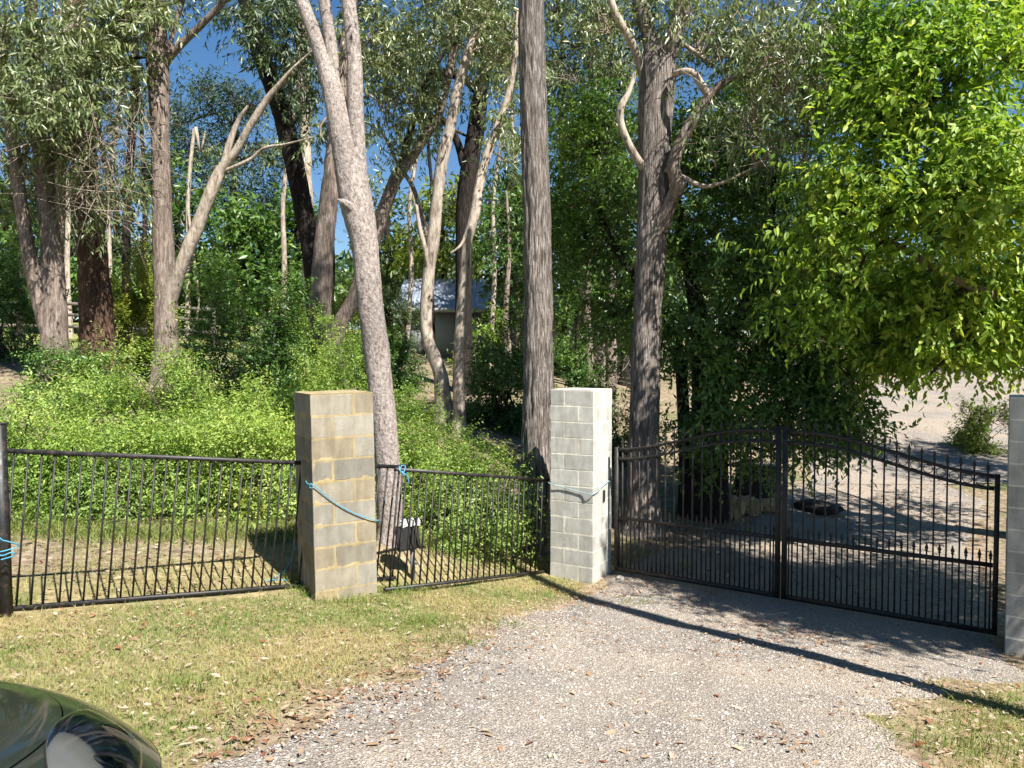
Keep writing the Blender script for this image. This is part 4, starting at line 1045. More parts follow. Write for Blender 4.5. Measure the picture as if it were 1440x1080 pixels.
# ------------------------------------------------------------------ trees far behind
def far_tree(label, px, d, trunk_w, lobes, m, per=(4, 5), L=.34, W=.15, spl=.6, rad=.6, droop=.4, bark='bark_dark', up=.2, nup=.6):
    t, b = new_tree('background_tree', label, (px, 480, d), 'trees far behind')
    top = min(l[1] for l in lobes)
    sk = stem(t, b, [(px, 500, d, trunk_w), (px+3, 400, d, trunk_w*.85), (px-2, 300, d, trunk_w*.7), (px+2, (300+top)/2, d, trunk_w*.5), (px, top+20, d, trunk_w*.3)], M[bark], n=9, step=.5)
    crown(t, b, sk[len(sk)//3:], lobes, m, M['twig_dark'], per=per, rad=rad, spl=spl, L=L, W=W, up=up, droop=droop, nup=nup, limb_r=.05, twig_r=.014)
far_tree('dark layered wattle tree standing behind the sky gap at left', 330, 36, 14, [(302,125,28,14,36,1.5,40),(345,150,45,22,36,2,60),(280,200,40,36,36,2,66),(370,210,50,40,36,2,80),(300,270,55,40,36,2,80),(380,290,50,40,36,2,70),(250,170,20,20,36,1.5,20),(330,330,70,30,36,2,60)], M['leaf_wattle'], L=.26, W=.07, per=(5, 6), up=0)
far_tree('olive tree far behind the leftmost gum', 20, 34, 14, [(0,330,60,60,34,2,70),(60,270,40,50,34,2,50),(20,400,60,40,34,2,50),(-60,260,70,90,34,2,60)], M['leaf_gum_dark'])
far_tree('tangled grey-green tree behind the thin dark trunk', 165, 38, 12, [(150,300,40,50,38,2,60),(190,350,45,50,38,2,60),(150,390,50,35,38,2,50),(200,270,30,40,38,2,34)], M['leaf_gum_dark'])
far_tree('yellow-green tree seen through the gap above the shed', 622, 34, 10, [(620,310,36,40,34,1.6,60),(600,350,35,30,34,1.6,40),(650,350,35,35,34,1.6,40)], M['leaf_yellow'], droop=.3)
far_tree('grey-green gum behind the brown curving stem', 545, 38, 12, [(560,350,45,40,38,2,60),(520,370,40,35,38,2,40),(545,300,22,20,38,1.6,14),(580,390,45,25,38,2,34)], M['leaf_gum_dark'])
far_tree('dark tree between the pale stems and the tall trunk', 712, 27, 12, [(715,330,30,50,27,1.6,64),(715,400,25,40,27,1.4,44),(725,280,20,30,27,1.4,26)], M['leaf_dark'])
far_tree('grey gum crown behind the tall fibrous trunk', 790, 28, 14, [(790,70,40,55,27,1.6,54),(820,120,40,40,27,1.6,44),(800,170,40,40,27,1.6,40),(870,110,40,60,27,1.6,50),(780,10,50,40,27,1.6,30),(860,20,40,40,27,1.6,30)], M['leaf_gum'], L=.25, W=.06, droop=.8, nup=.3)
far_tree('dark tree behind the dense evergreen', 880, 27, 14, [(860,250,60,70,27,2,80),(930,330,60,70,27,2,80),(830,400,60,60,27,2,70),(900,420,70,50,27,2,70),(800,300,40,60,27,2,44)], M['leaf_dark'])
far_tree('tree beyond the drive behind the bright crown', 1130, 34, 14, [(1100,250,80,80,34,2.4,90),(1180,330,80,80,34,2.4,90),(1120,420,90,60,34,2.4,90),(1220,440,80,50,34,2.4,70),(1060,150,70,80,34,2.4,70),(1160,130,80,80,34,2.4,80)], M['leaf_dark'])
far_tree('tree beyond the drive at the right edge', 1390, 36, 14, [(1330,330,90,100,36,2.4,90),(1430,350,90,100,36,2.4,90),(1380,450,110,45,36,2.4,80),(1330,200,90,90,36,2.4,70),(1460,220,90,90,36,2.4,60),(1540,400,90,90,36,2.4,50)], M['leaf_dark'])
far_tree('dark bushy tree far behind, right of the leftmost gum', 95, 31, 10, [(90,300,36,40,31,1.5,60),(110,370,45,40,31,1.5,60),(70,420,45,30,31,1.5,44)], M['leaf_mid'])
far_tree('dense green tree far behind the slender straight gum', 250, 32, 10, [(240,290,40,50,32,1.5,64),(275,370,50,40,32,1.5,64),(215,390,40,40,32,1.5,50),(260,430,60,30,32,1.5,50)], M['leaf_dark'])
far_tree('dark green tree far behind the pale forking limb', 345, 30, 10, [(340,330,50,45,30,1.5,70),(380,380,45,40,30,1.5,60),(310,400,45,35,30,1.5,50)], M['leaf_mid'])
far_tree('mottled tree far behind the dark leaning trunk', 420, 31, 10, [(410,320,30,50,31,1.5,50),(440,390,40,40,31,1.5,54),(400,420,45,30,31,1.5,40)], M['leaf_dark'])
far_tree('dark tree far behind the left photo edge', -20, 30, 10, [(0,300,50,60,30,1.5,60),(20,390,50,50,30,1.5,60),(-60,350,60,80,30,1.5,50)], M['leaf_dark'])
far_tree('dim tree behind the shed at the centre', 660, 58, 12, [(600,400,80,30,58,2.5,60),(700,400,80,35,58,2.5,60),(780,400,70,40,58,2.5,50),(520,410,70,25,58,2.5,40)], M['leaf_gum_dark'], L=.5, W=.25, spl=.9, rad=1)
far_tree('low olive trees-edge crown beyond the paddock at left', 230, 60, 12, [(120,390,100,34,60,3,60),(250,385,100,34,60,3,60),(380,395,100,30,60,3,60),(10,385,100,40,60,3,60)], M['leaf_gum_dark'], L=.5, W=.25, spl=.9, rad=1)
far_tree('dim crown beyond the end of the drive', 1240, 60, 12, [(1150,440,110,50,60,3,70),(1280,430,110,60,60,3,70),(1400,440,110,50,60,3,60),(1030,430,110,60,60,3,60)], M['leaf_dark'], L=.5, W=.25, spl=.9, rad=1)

ORD = ['first', 'second', 'third', 'fourth', 'fifth', 'sixth', 'seventh', 'eighth', 'ninth', 'tenth', 'eleventh', 'twelfth', 'thirteenth', 'fourteenth']
for i_, (px, d, w, lean, top, lm) in enumerate(((28,26,9,10,-40,'leaf_gum'),(98,28,8,-12,-60,'leaf_gum_dark'),(150,27,7,14,-30,'leaf_gum'),(205,30,8,-6,110,'leaf_gum_dark'),(262,29,7,12,215,'leaf_gum'),(395,27,8,16,-20,'leaf_gum'),(462,28,7,20,60,'leaf_gum_dark'),(520,26,8,-14,20,'leaf_gum'),(572,29,7,22,60,'leaf_gum_dark'),(610,27,6,-10,90,'leaf_gum'),(690,25,7,18,-30,'leaf_gum'),(728,27,8,-8,40,'leaf_gum_dark'),(812,25,8,12,-40,'leaf_gum'),(850,26,7,-10,-20,'leaf_gum'))):
    t, b = new_tree('thin_gum', ORD[i_] + ' from the left of the thin background gum stems', (px, 480, d), 'thin gum stems behind')
    sk = stem(t, b, [(px, 490, d, w), (px+lean*.3, 380, d, w*.95), (px+lean*.2, 280, d, w*.85), (px+lean, 180, d, w*.7), (px+lean*1.6, max(top, 60), d, w*.5), (px+lean*2.2, top-30, d, w*.3)], M['bark_smooth' if i_ % 3 else 'bark_dark'], n=8, step=.3)
    hs_ = [(px+lean*2+rng.uniform(-30, 30), top+rng.uniform(0, 50), 38, 34, d, 1.2, 14), (px+lean+rng.uniform(-40, 40), top+rng.uniform(90, 170), 34, 28, d, 1.2, 11), (px+rng.uniform(-40, 40), top+rng.uniform(190, 280), 30, 24, d, 1.0, 8)]
    crown(t, b, sk[len(sk)//2:], hs_, M[lm], M['twig'], per=(4, 6), L=.22, W=.05, limb_r=.025)
# the wood closing the horizon, too far to tell one tree from the next
nW = 1300; xa = rng.uniform(-95, 95, nW); ya = 82 + rng.uniform(-5, 9, nW) - .002*xa**2
hgt = 9 + 3.5*n2(xa, ya*0, .09, 71) + 2*n2(xa, ya*0, .3, 72)
za = H0(xa, ya) + rng.uniform(0, 1, nW)**.8*hgt
Cw = np.c_[xa, ya, za]
o = foliage('distant_wood', None, np.zeros(3), Cw, M['leaf_gum_dark'], False, .15, .1, rad=1.3, m=5, k=5, spl=1.5, L=1.2, W=.7, up=.3, spread=.8, droop=.3, nup=.8, ref=np.array([0, 110, 0]))
o['kind'] = 'stuff'; o['label'] = 'distant wood closing the horizon behind everything'; o['category'] = 'wood'

# ------------------------------------------------------------------ trees just outside the picture on the sunny side; their shade falls across the drive
def side_tree(label, x, y, hgt, r0, cl, m, L=.12, W=.05, per=(4, 7), lean=(0, 0)):
    g = h1(x, y); b = np.array([x, y, g]); t = thing('roadside_tree', label, 'tree', tuple(b))
    zz = np.linspace(-.1, hgt, 30); p = np.c_[.06*np.sin(zz*.9) + lean[0]*zz/hgt, .05*np.sin(zz*1.3+1) + lean[1]*zz/hgt, zz]
    v, q = tube(p, r0*np.linspace(1, .55, 30), 14, disp_soft(x))
    link('trunk', mesh_np('trunk', v, [q], True), M['bark_brown'], t)
    C = []
    for cx, cy, cz, rr, n in cl:
        u = unit(rng.normal(size=(n, 3)))*rng.uniform(0, 1, n)[:, None]**.4*rr; u[:, 2] *= .7
        C.append(np.array([cx, cy, g+cz]) + u)
    C = np.concatenate(C)
    tp = connect(p[10:]+b, C, .12, .1, 6, .5)
    v, q = tubes_batch(tp, np.full((len(C), 1), .02)*np.linspace(1, .3, 6)[None], 4)
    link('twigs', mesh_np('twigs', v-b, [q], True), M['twig_dark'], t)['kind'] = 'stuff'
    foliage('foliage', t, b, C, m, False, .12, .1, rad=.35, m=per[0], k=per[1], spl=.4, L=L, W=W, up=.1, spread=.8, droop=.6, nup=.6, ref=C.mean(0))
side_tree('slim tall gum outside the right edge whose trunk shadow crosses the gravel', 5.05, 3.25, 11.5, .18, [(5.0,3.2,12.6,1.2,14)], M['leaf_gum'])
side_tree('unseen spreading tree added beyond the right edge to dapple the drive', 14.2, 13.2, 7.0, .16, [(13.4,12.6,6.6,1.5,70),(14.6,13.6,7.6,1.6,70),(13.2,14.2,7.2,1.3,50),(15.4,12.4,6.0,1.4,50),(12.4,13.4,8.2,1.0,34)], M['leaf_dark'], L=.16, W=.07)  # unseen tree, added to throw dappled shade on the far drive
side_tree('leafy tree outside the right edge shading the gate', 7.4, 5.2, 5.4, .12, [(6.9,4.9,5.4,1.3,190),(6.2,5.9,5.2,1.0,140),(5.9,6.4,6.2,.9,110),(6.4,4.1,5.6,.9,100),(7.8,6.2,5.0,1.3,150),(7.6,4.2,4.6,1.0,80),(5.6,5.4,7.0,.8,60),(7.2,7.0,4.4,1.0,110),(5.05,5.75,4.9,.45,44),(5.5,5.1,5.7,.6,60),(5.35,6.3,5.4,.5,44),(5.9,5.0,5.4,.9,110),(6.2,5.5,6.8,.9,120),(5.8,5.2,7.4,.7,70),(6.6,4.2,6.2,.8,70)], M['leaf_bright'])

# ------------------------------------------------------------------ shed, paddock fence, rocks
SD = 30
sx0 = at(565, 490, SD)[0]; sx1 = at(900, 490, SD)[0]
sz = h1(-3, SD)-.2
sh = thing('shed', 'pale metal-roofed shed glimpsed between the pale stems', 'shed', ((sx0+sx1)/2, SD, sz))
w2 = (sx1-sx0)/2; ez = at(600, 430, SD)[2]-sz; rzz = at(600, 392, SD+3)[2]-sz
link('wall', mesh_np('wall', box_v(-w2, w2, 0, 6, 0, ez), [BOXF]), M['wall_panel'], sh)
nr = 60; xs = np.linspace(-w2-.3, w2+.3, nr*4); zc = .03*np.sin(np.arange(nr*4)*math.pi/2)
for yy0, yy1, za, zb in ((-.4, 3.0, ez-.15, rzz), (6.4, 3.0, ez-.15, rzz)):
    v = np.concatenate([np.c_[xs, np.full_like(xs, yy0), za+zc], np.c_[xs, np.full_like(xs, yy1), zb+zc]])
    link('roof_sheet', mesh_np('roof_sheet', v, [grid_faces(nr*4, 2)]), M['roof_metal'], sh)
link('gutter', mesh_np('gutter', box_v(-w2-.3, w2+.3, -.52, -.38, ez-.28, ez-.12), [BOXF]), M['wall_cream'], sh)
for k in range(9):
    x0 = -w2 + .2 + k*(2*w2-.4)/9; x1 = x0 + (2*w2-.4)/9 - .12
    link('wall_panel', mesh_np('wall_panel', box_v(x0, x1, -.05, -.002, .1, ez-.3), [BOXF]), M['shed_dark'] if k in (3,) else M['wall_cream'] if k % 2 else M['wall_panel'], sh)

pf = thing('paddock_fence', 'dark timber post and rail fence before the paddock at far left', 'fence', tuple(at(120, 500, 26)))
pb = np.array(pf.location); xs = np.linspace(at(-80, 470, 26)[0], at(300, 470, 26)[0], 8)
for i, x in enumerate(xs):
    g = h1(x, 26); link('post', mesh_np('post', bar_v(np.array([x, 26, g-.2])-pb, np.array([x, 26, g+1.35])-pb, .14, .12, (0, 1, 0)), [BARF]), M['timber'], pf)
    if i:
        g0 = h1(xs[i-1], 26)
        for zz in (.45, .85, 1.22):
            link('rail', mesh_np('rail', bar_v(np.array([xs[i-1], 25.92, g0+zz])-pb, np.array([x, 25.92, g+zz])-pb, .04, .11), [BARF]), M['timber'], pf)

def rock(label, px, py, d, r, m, seed, group='rocks edging the drive', sq=(1, .8, .6)):
    p = at(px, py, d); g = h1(p[0], p[1])
    bm = bmesh.new(); bmesh.ops.create_icosphere(bm, subdivisions=3, radius=1)
    v = np.array([x.co for x in bm.verts]); v2 = v*(1 + .34*fbm(v*1.5+seed)[:, None]); v2 = np.round(v2*3.2)/3.2*.55 + v2*.45 
    v2 = np.sign(v2)*np.abs(v2)**.85*np.array(sq)*r
    for x, c in zip(bm.verts, v2): x.co = c
    me = bpy.data.meshes.new('rock'); bm.to_mesh(me); bm.free()
    o = link('rock', me, m, None, (p[0], p[1], g + r*sq[2]*.6)); o.rotation_euler = (0, 0, seed)
    tag(o, label, 'rock', group)
rock('low tan sandstone rock under the dark tree, seen through the left leaf', 1052, 718, 13.2, .30, M['sandstone'], 1.3)
rock('orange sandstone rock propped left of the tan one', 1030, 722, 12.9, .26, M['sandstone'], 2.7, sq=(.8, .7, .9))
rock('small brown rock at the foot of the dark tree', 1015, 728, 12.7, .22, M['sandstone'], 4.1)
rock('dark flat rock right of the meeting stiles by the drive edge', 1150, 705, 13.6, .30, M['stump'], 5.5, sq=(1.2, .8, .4))
rock('tan rock behind the meeting stiles of the gate', 1085, 712, 13.4, .24, M['sandstone'], 6.1, sq=(1.2, .8, .6))
rock('pale stone lying at the foot of the pale pillar', 872, 826, 9.55, .055, M['stone_pale'], 7.7, 'loose stones by the pillar', (1.2, .9, .6))
st = thing('stump', 'squat black stump behind the rocks under the dark tree', 'stump', (at(1065, 690, 14.2)[0], 14.2, h1(at(1065, 690, 14.2)[0], 14.2)))
v, q = tube(np.array([[0, 0, -.1], [0, 0, .15], [0, 0, .4], [.02, 0, .62], [.02, 0, .66]]), [.50, .45, .42, .42, .40], 20, disp_fib(.12, 9, 3))
link('bark', mesh_np('bark', v, [q], True), M['stump'], st)
th = np.linspace(0, 2*math.pi, 20, endpoint=False)
link('cut_face', mesh_np('cut_face', np.r_[np.c_[.02+np.cos(th)*.39, np.sin(th)*.39, np.full(20, .655)], [[.02, 0, .66]]], [np.array([[k, (k+1) % 20, 20] for k in range(20)])]), M['timber'], st)

# ------------------------------------------------------------------ grass, litter, loose gravel
def scatter(n, x0, x1, y0, y1): return rng.uniform(x0, x1, n), rng.uniform(y0, y1, n)
def in_view(x, y, m=.12): return np.abs(x) < (y*(.667+m)+.3)
def blades(name, x, y, hmin, hmax, w, green, parent=None):
    n = len(x); z = H(x, y)-.004
    a_ = rng.uniform(0, 2*math.pi, n); s = np.c_[np.cos(a_), np.sin(a_), np.zeros(n)]
    lean = rng.normal(size=(n, 2))*.75; hh = rng.uniform(hmin, hmax, n)
    b = np.c_[x, y, z]; tip = b + np.c_[lean*hh[:, None], hh]
    mid = b + np.c_[lean*hh[:, None]*.3, hh*.6]
    v = np.stack([b-s*w/2, b+s*w/2, mid+s*w*.35, tip, mid-s*w*.35], 1).reshape(-1, 3); k = np.arange(n)[:, None]*5
    f4 = k + np.array([[0, 1, 2, 4]]); f3 = k + np.array([[4, 2, 3]])
    t = np.clip(green, 0, 1)
    o = link(name, mesh_np(name, v, [f4, f3], False, np.r_[t, t]), M['grass']); o['kind'] = 'stuff'
    return o
x, y = scatter(330000, -6, 6.5, 2.4, 9.6)
k = in_view(x, y) & ~behind_fence(x, y+.1); x, y = x[k], y[k]
dr = on_drive(x, y); edge = inside(x+.25*n2(x, y, 3, 41), y+.25*n2(x, y, 3, 42), DRIVE)
thin = n2(x, y, 1.6, 11)
k = ~dr & (rng.uniform(size=len(x)) < np.clip(.85 + .35*thin, .25, 1)) | (dr & ~edge & (rng.uniform(size=len(x)) < .25)); x, y = x[k], y[k]
pd = poly_dist(x, y, DRIVE) + .12*n2(x, y, 2.5, 43); k = rng.uniform(size=len(x)) < np.clip(pd/.45, .12, 1); x, y = x[k], y[k]
gr = .60 + .45*n2(x, y, 1.1, 13) + .22*n2(x, y, 6, 14) + rng.normal(size=len(x))*.22
g_ = blades('grass', x, y, .014, .055, .0055, gr); g_['label'] = 'dry mown lawn before the fence'; g_['category'] = 'grass'
# taller tufts at pillar feet and along the fence
tx, ty, tg = [], [], []
def tuft(cx, cy, n, r, g=.85):
    tx.append(cx + rng.normal(size=n)*r); ty.append(cy + rng.normal(size=n)*r*.6); tg.append(np.full(n, g) + rng.normal(size=n)*.15)
for px, py, n, r in ((600,880,260,.16),(640,905,120,.12),(430,838,160,.10),(418,820,120,.06),(470,848,70,.1),(520,850,70,.1),(560,835,160,.10),(590,832,80,.1),(900,850,60,.12),(770,842,70,.12),(20,848,120,.12),(250,970,120,.14),(1330,1050,200,.2),(1420,1060,120,.2),(1390,990,80,.15),(700,880,120,.2),(960,800,50,.1),(330,905,80,.15)):
    p = gp(px, py); tuft(p[0], p[1], n, r)
o = blades('grass_tufts', np.concatenate(tx), np.concatenate(ty), .04, .12, .006, np.concatenate(tg)); o['label'] = 'taller green tufts at pillar feet and lawn edge'; o['category'] = 'grass'
# strip behind the fence: sparse, and long green grass under the shrubs
x, y = scatter(120000, -9, 1, 5.5, 11); fl = np.interp(x, [p[0] for p in FENCE], [p[1] for p in FENCE])
k = (y > fl) & in_view(x, y) & (rng.uniform(size=len(x)) < .35 + .4*n2(x, y, 1.5, 17)); x, y = x[k], y[k]
o = blades('grass_behind_fence', x, y, .015, .06, .006, .35 + .4*n2(x, y, 1.0, 18) + rng.normal(size=len(x))*.25); o['label'] = 'thin grass on bare soil behind the fence'; o['category'] = 'grass'
x = rng.uniform(-6.3, -.9, 7000); y = np.interp(x, [-6.3, -4.2, -2.4, -.9], [8.0, 8.3, 8.75, 9.2]) + rng.normal(size=len(x))*.16
o = blades('long_grass', x, y, .05, .17, .008, .7 + rng.normal(size=len(x))*.2); o['label'] = 'long green grass along the foot of the shrubs'; o['category'] = 'grass'

def litter(name, x, y, L0, L1, tl, parent=None, lift=.012):
    n = len(x); z = H(x, y) + lift + rng.uniform(0, .012, n)
    a_ = rng.uniform(0, 2*math.pi, n); d = np.c_[np.cos(a_), np.sin(a_), rng.normal(size=n)*.18]
    nn = np.c_[rng.normal(size=(n, 2))*.35, np.ones(n)]
    L = rng.uniform(L0, L1, n)
    v, f = leaves(np.c_[x, y, z], d, nn, L, L*rng.uniform(.22, .5, n), False, .2, -.1)
    o = link(name, mesh_np(name, v, [f], False, np.repeat(np.clip(tl, 0, 1), 2)), M['litter']); o['kind'] = 'stuff'
    return o
x, y = scatter(34000, -6, 6, 2.8, 10)
k = in_view(x, y) & ~behind_fence(x, y+.2); x, y = x[k], y[k]
d_on = on_drive(x, y); sh_ = inside(x+.55*n2(x, y, 2, 51), y+.55*n2(x, y, 2, 52), DRIVE)
near_edge = d_on ^ sh_
patch = n2(x, y, 1.4, 19)
gate_near = (x > .6) & (y > 6.0) & d_on
pk = np.where(d_on, .04, .60) + .55*np.clip(1-(poly_dist(x, y, DRIVE)+.2*patch)/.5, 0, 1)*(x < 1.2) + .2*near_edge + np.where(gate_near, np.clip(.25 + .5*patch, 0, .8), 0)
k = rng.uniform(size=len(x)) < pk; x, y = x[k], y[k]; gn = gate_near[k]
o = litter('leaf_litter', x, y, .016, .045, .58 + .28*rng.normal(size=len(x)) - .3*gn, lift=.02); o['label'] = 'small dead leaves strewn over lawn edge and gravel'; o['category'] = 'leaf litter'
lx, ly, lt = [], [], []
for px, py, n, r, tn in ((1000,842,70,.22,.15),(1050,880,60,.2,.2),(1095,897,90,.2,.25),(1150,905,50,.18,.2),(1030,905,40,.2,.2),(1185,945,40,.15,.2),(935,835,90,.25,.2),(880,838,90,.14,.45),(905,815,60,.14,.25),(760,880,70,.25,.4),(700,900,70,.22,.45),(640,935,80,.22,.3),(570,950,80,.25,.35),(500,975,70,.2,.3),(430,1000,80,.22,.3),(385,1025,70,.2,.3),(350,1060,50,.2,.3),(1088,1045,50,.10,.45),(1330,1010,80,.3,.6),(1390,1045,90,.3,.6),(1300,960,60,.25,.4),(1390,985,60,.25,.6),(780,835,60,.2,.3),(860,850,60,.2,.3)):
    p = gp(px, py); lx.append(p[0]+rng.normal(size=n)*r*1.3); ly.append(p[1]+rng.normal(size=n)*r); lt.append(tn + .22*rng.normal(size=n))
o = litter('leaf_drifts', np.concatenate(lx), np.concatenate(ly), .025, .065, np.concatenate(lt), lift=.022); o['label'] = 'reddish drifts of dead leaves on gravel and lawn edge'; o['category'] = 'leaf litter'
x, y = scatter(36000, -7, 12, 6, 22); k = behind_fence(x, y-.15) & in_view(x, y) & (rng.uniform(size=len(x)) < .5 + .4*n2(x, y, .9, 23)); x, y = x[k], y[k]
o = litter('leaf_litter_behind', x, y, .03, .09, .42 + .25*rng.normal(size=len(x))); o['label'] = 'brown leaf litter on the soil behind fence and gate'; o['category'] = 'leaf litter'
v, f = leaves(np.zeros((1, 3)), np.array([[0, 1., 0]]), np.array([[0, 0, 1.]]), [1.0], [.45], True, .16, -.12)
fl_me = mesh_np('fallen_leaf', v - np.array([0, .5, 0]), [f]); fl_me.materials.append(M['litter_obj'])
cnt = 0
while cnt < 300:
    px, py = rng.uniform(0, 1440), 1080 - 240*rng.uniform()**1.3
    p = gp(px, py)
    if px < 260 and py > 940 or bool(behind_fence(np.array([p[0]]), np.array([p[1]+.1]))[0]): continue
    od = bool(on_drive(np.array([p[0]]), np.array([p[1]]))[0])
    if od and rng.uniform() > .22: continue
    o = bpy.data.objects.new('fallen_leaf', fl_me); COL.objects.link(o); o.parent = driveway if od else ground
    s = rng.uniform(.04, .08)
    o.location = (p[0], p[1], h1(p[0], p[1]) + .017); o.scale = (s*rng.uniform(.7, 1.1), s, s)
    o.rotation_euler = (rng.normal()*.16, rng.normal()*.16, rng.uniform(0, 6.28)); cnt += 1

# loose stones over the gravel
x, y = scatter(60000, -2.2, 5, 3.0, 9.6); k = on_drive(x, y) & in_view(x, y, .05) & ~behind_fence(x, y); x, y = x[k], y[k]; n = len(x)
octa = np.array([[1,0,0],[0,1,0],[-1,0,0],[0,-1,0],[0,0,1]], float); of = np.array([[0,1,4],[1,2,4],[2,3,4],[3,0,4]])
s = rng.gamma(3, .0012, n)+.0022; a_ = rng.uniform(0, 6.28, n); ca, sa = np.cos(a_), np.sin(a_)
v = octa[None]*np.stack([s*rng.uniform(.7, 1.3, n), s*rng.uniform(.6, 1.1, n), s*rng.uniform(.4, .8, n)], 1)[:, None]
v += rng.normal(size=v.shape)*s[:, None, None]*.12
vx = v[..., 0]*ca[:, None] - v[..., 1]*sa[:, None]; vy = v[..., 0]*sa[:, None] + v[..., 1]*ca[:, None]
v = np.stack([vx+x[:, None], vy+y[:, None], v[..., 2] + (H(x, y)+.014)[:, None]], -1).reshape(-1, 3)
stone_m = leaf_mat('stones', (.17, .155, .142), (.35, .32, .288), (.53, .495, .45), 0, .9, .2)
o = link('loose_gravel', mesh_np('loose_gravel', v, [(np.arange(n)[:, None, None]*5+of[None]).reshape(-1, 3)], False, np.repeat(rng.uniform(0, 1, n), 4)), stone_m)
o['kind'] = 'stuff'; o['label'] = 'loose pale stones on the gravel drive'; o['category'] = 'gravel'


# ------------------------------------------------------------------ parked car, nose towards the fence
def car_paint():
    m, nt, p = mat('car_paint')
    f = noise(nt, coords(nt), 900, 2); 
    nt.links.new(mix(nt, (.008, .011, .008), (.02, .026, .02), f), p.inputs['Base Color'])
    p.inputs['Metallic'].default_value = .0; p.inputs['Roughness'].default_value = .3; p.inputs['Specular IOR Level'].default_value = .25
    p.inputs['Coat Weight'].default_value = .9; p.inputs['Coat Roughness'].default_value = .05
    return m
M['car_paint'] = car_paint()
M['chrome'] = plain('chrome', (.62, .63, .64), .16, 1.0, .04)
M['lamp_silver'] = plain('lamp_silver', (.32, .32, .31), .28, .7, .15)
M['tyre'] = plain('tyre', (.02, .02, .02), .85)
m_, nt_, p_ = mat('lamp_lens')
tr = N(nt_, 'ShaderNodeBsdfTransparent'); tr.inputs[0].default_value = (.93, .95, .95, 1); gl = N(nt_, 'ShaderNodeBsdfGlossy'); gl.inputs['Roughness'].default_value = .03
fr = N(nt_, 'ShaderNodeFresnel'); fr.inputs[0].default_value = 1.5; mx_ = N(nt_, 'ShaderNodeMixShader')
nt_.links.new(fr.outputs[0], mx_.inputs[0]); nt_.links.new(tr.outputs[0], mx_.inputs[1]); nt_.links.new(gl.outputs[0], mx_.inputs[2]); nt_.links.new(mx_.outputs[0], nt_.nodes['Material Output'].inputs[0])
M['lamp_lens'] = m_

car = thing('parked_car', 'dark green-black car nosing into the lower left corner', 'car', (-1.84, -.045, h1(-1.84, .4)-.03), math.radians(-7))
def nose(a, g):
    ca, sa = np.cos(a), np.sin(a)
    x = .88*np.sign(ca)*np.abs(ca)**(2/3)*g; y = 1.3 + .95*np.abs(sa)**(2/3)*g
    z = .87 - .15*np.clip((y-1.0)/1.25, 0, 2)**1.6 - .05*(x/.88)**2
    z = z - .14*np.clip((g-.70)/.30, 0, 1)**2.3
    z = z + .006*np.exp(-((g-.66)/.014)**2)          # the pressed crease along the bonnet
    return np.stack([x, y, z], -1)
def patch(nm, a0, a1, g0, g1, na, ng, m, par, off=0, skip=None, smooth=True):
    a_, g_ = np.meshgrid(np.linspace(a0, a1, na), np.linspace(g0, g1, ng))
    v = nose(a_, g_).reshape(-1, 3)
    if callable(off): v[:, 2] += off(a_, g_).ravel()
    else: v[:, 2] += off
    q = grid_faces(na, ng)[:, ::-1]
    if skip is not None:
        am = a_.ravel()[q].mean(1); gm = g_.ravel()[q].mean(1); q = q[~skip(am, gm)]
    return link(nm, mesh_np(nm, v, [q], smooth), m, par)
nA = 181
patch('under_shell', 0, math.pi, .02, .99, nA, 60, M['black_plastic'], car, -.03)
patch('bonnet', .0, math.pi, .001, .796, nA, 80, M['car_paint'], car, 0)
patch('front_fascia', .0, math.pi, .799, 1.0, nA, 41, M['car_paint'], car, -.001)
# bumper skirt below the fascia edge
a_ = np.linspace(0, math.pi, nA); e = nose(a_, np.ones(nA)); rows = [e]
for dz, k in ((-.06, 1.004), (-.16, 1.01), (-.28, 1.008), (-.38, .985), (-.44, .96)):
    r_ = e.copy(); r_[:, 0] *= k; r_[:, 1] = 1.3 + (e[:, 1]-1.3)*k; r_[:, 2] = e[:, 2] + dz; rows.append(r_)
link('bumper', mesh_np('bumper', np.concatenate(rows), [grid_faces(nA, 6)], True), M['car_paint'], car)
def on_nose(x, y, off):
    """point of the nose surface above plan position x, y, pushed out by off"""
    def zz(x, y):
        g = (np.abs(x/.88)**3 + (np.clip(y-1.3, 0, 9)/.95)**3)**(1/3)
        z = .87 - .15*np.clip((y-1.0)/1.25, 0, 2)**1.6 - .05*(x/.88)**2
        return z - .14*np.clip((g-.70)/.30, 0, 1.05)**2.3 + .006*np.exp(-((g-.66)/.014)**2)
    e = 1e-3; z = zz(x, y)
    n = unit(np.stack([-(zz(x+e, y)-z)/e, -(zz(x, y+e)-z)/e, np.ones_like(z)], -1))
    return np.stack([x, y, z], -1) + n*off
def lamp_patch(nm, sx, m, par, off, grow=0., nu=26, nv=20, dome=0.):
    u, w = np.meshgrid(np.linspace(-grow, 1+grow, nu), np.linspace(-grow, 1+grow, nv))
    a_in = np.array([.585, 1.955]); a_out = np.array([.722, 1.945]); b_in = np.array([.745, 1.62]); b_out = np.array([.855, 1.62]); bend = np.array([-.035, -.01])
    p = (1-w)[..., None]*((1-u)[..., None]*a_in + u[..., None]*a_out) + w[..., None]*((1-u)[..., None]*b_in + u[..., None]*b_out) + (4*w*(1-w)*(1-u))[..., None]*bend + (4*w*(1-w)*u)[..., None]*np.array([.022, .012])
    o_ = off + dome*np.clip(4*u*(1-u), 0, 1)**.5*np.clip(4*w*(1-w), 0, 1)**.5
    v = on_nose(p[..., 0], p[..., 1], o_[..., None]).reshape(-1, 3)*np.array([sx, 1, 1])
    q = grid_faces(nu, nv)
    return link(nm, mesh_np(nm, v, [q if sx < 0 else q[:, ::-1]], True), m, par)
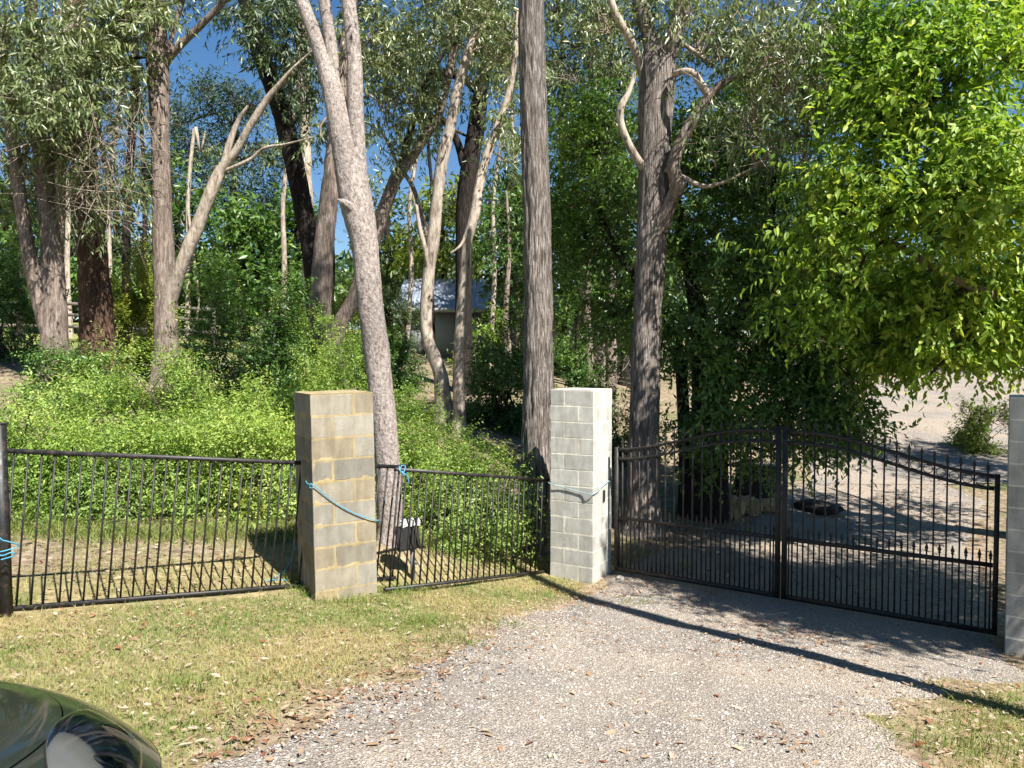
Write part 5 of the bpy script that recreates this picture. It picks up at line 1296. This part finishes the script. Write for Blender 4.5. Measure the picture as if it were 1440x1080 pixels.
for sx in (1, -1):
    hl = lamp_patch('headlight', sx, M['lamp_silver'], car, .003)
    lamp_patch('gasket', sx, M['black_plastic'], hl, .0012, .018)
    lamp_patch('lens', sx, M['lamp_lens'], hl, .005, 0, dome=.016)
    for x_, y_, r in ((.682, 1.915, .038), (.755, 1.78, .032)):
        c = on_nose(np.array([x_]), np.array([y_]), .004)[0]*np.array([sx, 1, 1])
        th = np.linspace(0, 2*math.pi, 24, endpoint=False)
        prof = [(r*1.15, .0), (r*1.05, .004), (r*.95, .003), (r*.55, .006), (.001, .007)]
        v = np.concatenate([np.c_[np.cos(th)*q_, np.sin(th)*q_, np.full(24, h_)] for q_, h_ in prof])
        f = np.array([[k*24+j, k*24+(j+1) % 24, (k+1)*24+(j+1) % 24, (k+1)*24+j] for k in range(4) for j in range(24)])
        o = link('projector', mesh_np('projector', v, [f], True), M['glass_dark'], hl, tuple(c)); o.rotation_euler = (math.radians(-24), math.radians(22*sx), 0)
# grille and plate face
link('grille', mesh_np('grille', box_v(-.42, .42, 2.20, 2.262, .40, .52), [BOXF]), M['black_plastic'], car)
# body behind the bonnet
ys = np.array([1.32, 1.0, .5, 0, -.5, -1.0, -1.5, -1.9, -2.15, -2.28]); hw = np.array([.88, .89, .895, .9, .9, .895, .885, .86, .80, .70]); zt = np.array([.82, .88, .90, .91, .92, .93, .93, .92, .88, .78])
sec = []
for y_, w_, z_ in zip(ys, hw, zt):
    sec.append(np.array([[-w_*.93, y_, .2], [-w_, y_, .35], [-w_*1.01, y_, .6], [-w_*.985, y_, z_-.10], [-w_*.93, y_, z_-.01], [-w_*.6, y_, z_+.01], [0, y_, z_+.015], [w_*.6, y_, z_+.01], [w_*.93, y_, z_-.01], [w_*.985, y_, z_-.10], [w_*1.01, y_, .6], [w_, y_, .35], [w_*.93, y_, .2]]))
link('body', mesh_np('body', np.concatenate(sec), [grid_faces(13, len(ys))], True), M['car_paint'], car)
link('tail', mesh_np('tail', sec[-1], [np.arange(13)[None, :]]), M['car_paint'], car)
def quad_part(nm, pts, m): return link(nm, mesh_np(nm, np.array(pts, float), [np.arange(len(pts))[None, :]]), m, car)
zb, zr = .915, 1.40
B = {'fl': (-.74, 1.05, .885), 'fr': (.74, 1.05, .885), 'rl': (-.74, -1.75, zb+.01), 'rr': (.74, -1.75, zb+.01), 'tfl': (-.56, .30, zr), 'tfr': (.56, .30, zr), 'trl': (-.54, -1.05, zr-.01), 'trr': (.54, -1.05, zr-.01)}
quad_part('windscreen', [B['fl'], B['fr'], B['tfr'], B['tfl']], M['glass_dark'])
quad_part('rear_window', [B['rr'], B['rl'], B['trl'], B['trr']], M['glass_dark'])
for s in ('l', 'r'): quad_part('side_window', [B['f'+s], B['tf'+s], B['tr'+s], B['r'+s]], M['glass_dark'])
link('roof', bevel_box('roof', -.57, .57, -1.08, .33, zr-.006, zr+.03, .02, 2), M['car_paint'], car)
for s in (-1, 1):
    for a1, a2 in ((B['fl'], B['tfl']), (B['rl'], B['trl'])):
        p0 = np.array(a1)*[-s, 1, 1]; p1 = np.array(a2)*[-s, 1, 1]
        link('pillar', mesh_np('pillar', bar_v(p0, p1, .06, .05), [BARF]), M['car_paint'], car)
    link('mirror', bevel_box('mirror', s*.92-.09, s*.92+.09, .70, .80, .90, 1.02, .03, 2), M['car_paint'], car)
    for yy in (1.42, -1.35):
        prof = [(.19, -.10), (.30, -.105), (.325, -.08), (.33, 0), (.325, .08), (.30, .105), (.19, .10)]
        n = 32; th = np.linspace(0, 2*math.pi, n, endpoint=False)
        v = np.concatenate([np.c_[np.full(n, h_), np.cos(th)*r, np.sin(th)*r] for r, h_ in prof])
        f = np.array([[k*n+j, k*n+(j+1) % n, ((k+1))*n+(j+1) % n, (k+1)*n+j] for k in range(6) for j in range(n)])
        w = link('wheel', mesh_np('wheel', v, [f], True), M['tyre'], car, (s*.79, yy, .33))
        mb = MB(); mb.add(np.r_[np.c_[np.full(n, s*.085), np.cos(th)*.205, np.sin(th)*.205], [[s*.06, 0, 0]]], np.array([[j, (j+1) % n, n] for j in range(n)]))
        link('rim', mb.mesh('rim'), M['chrome'], w)
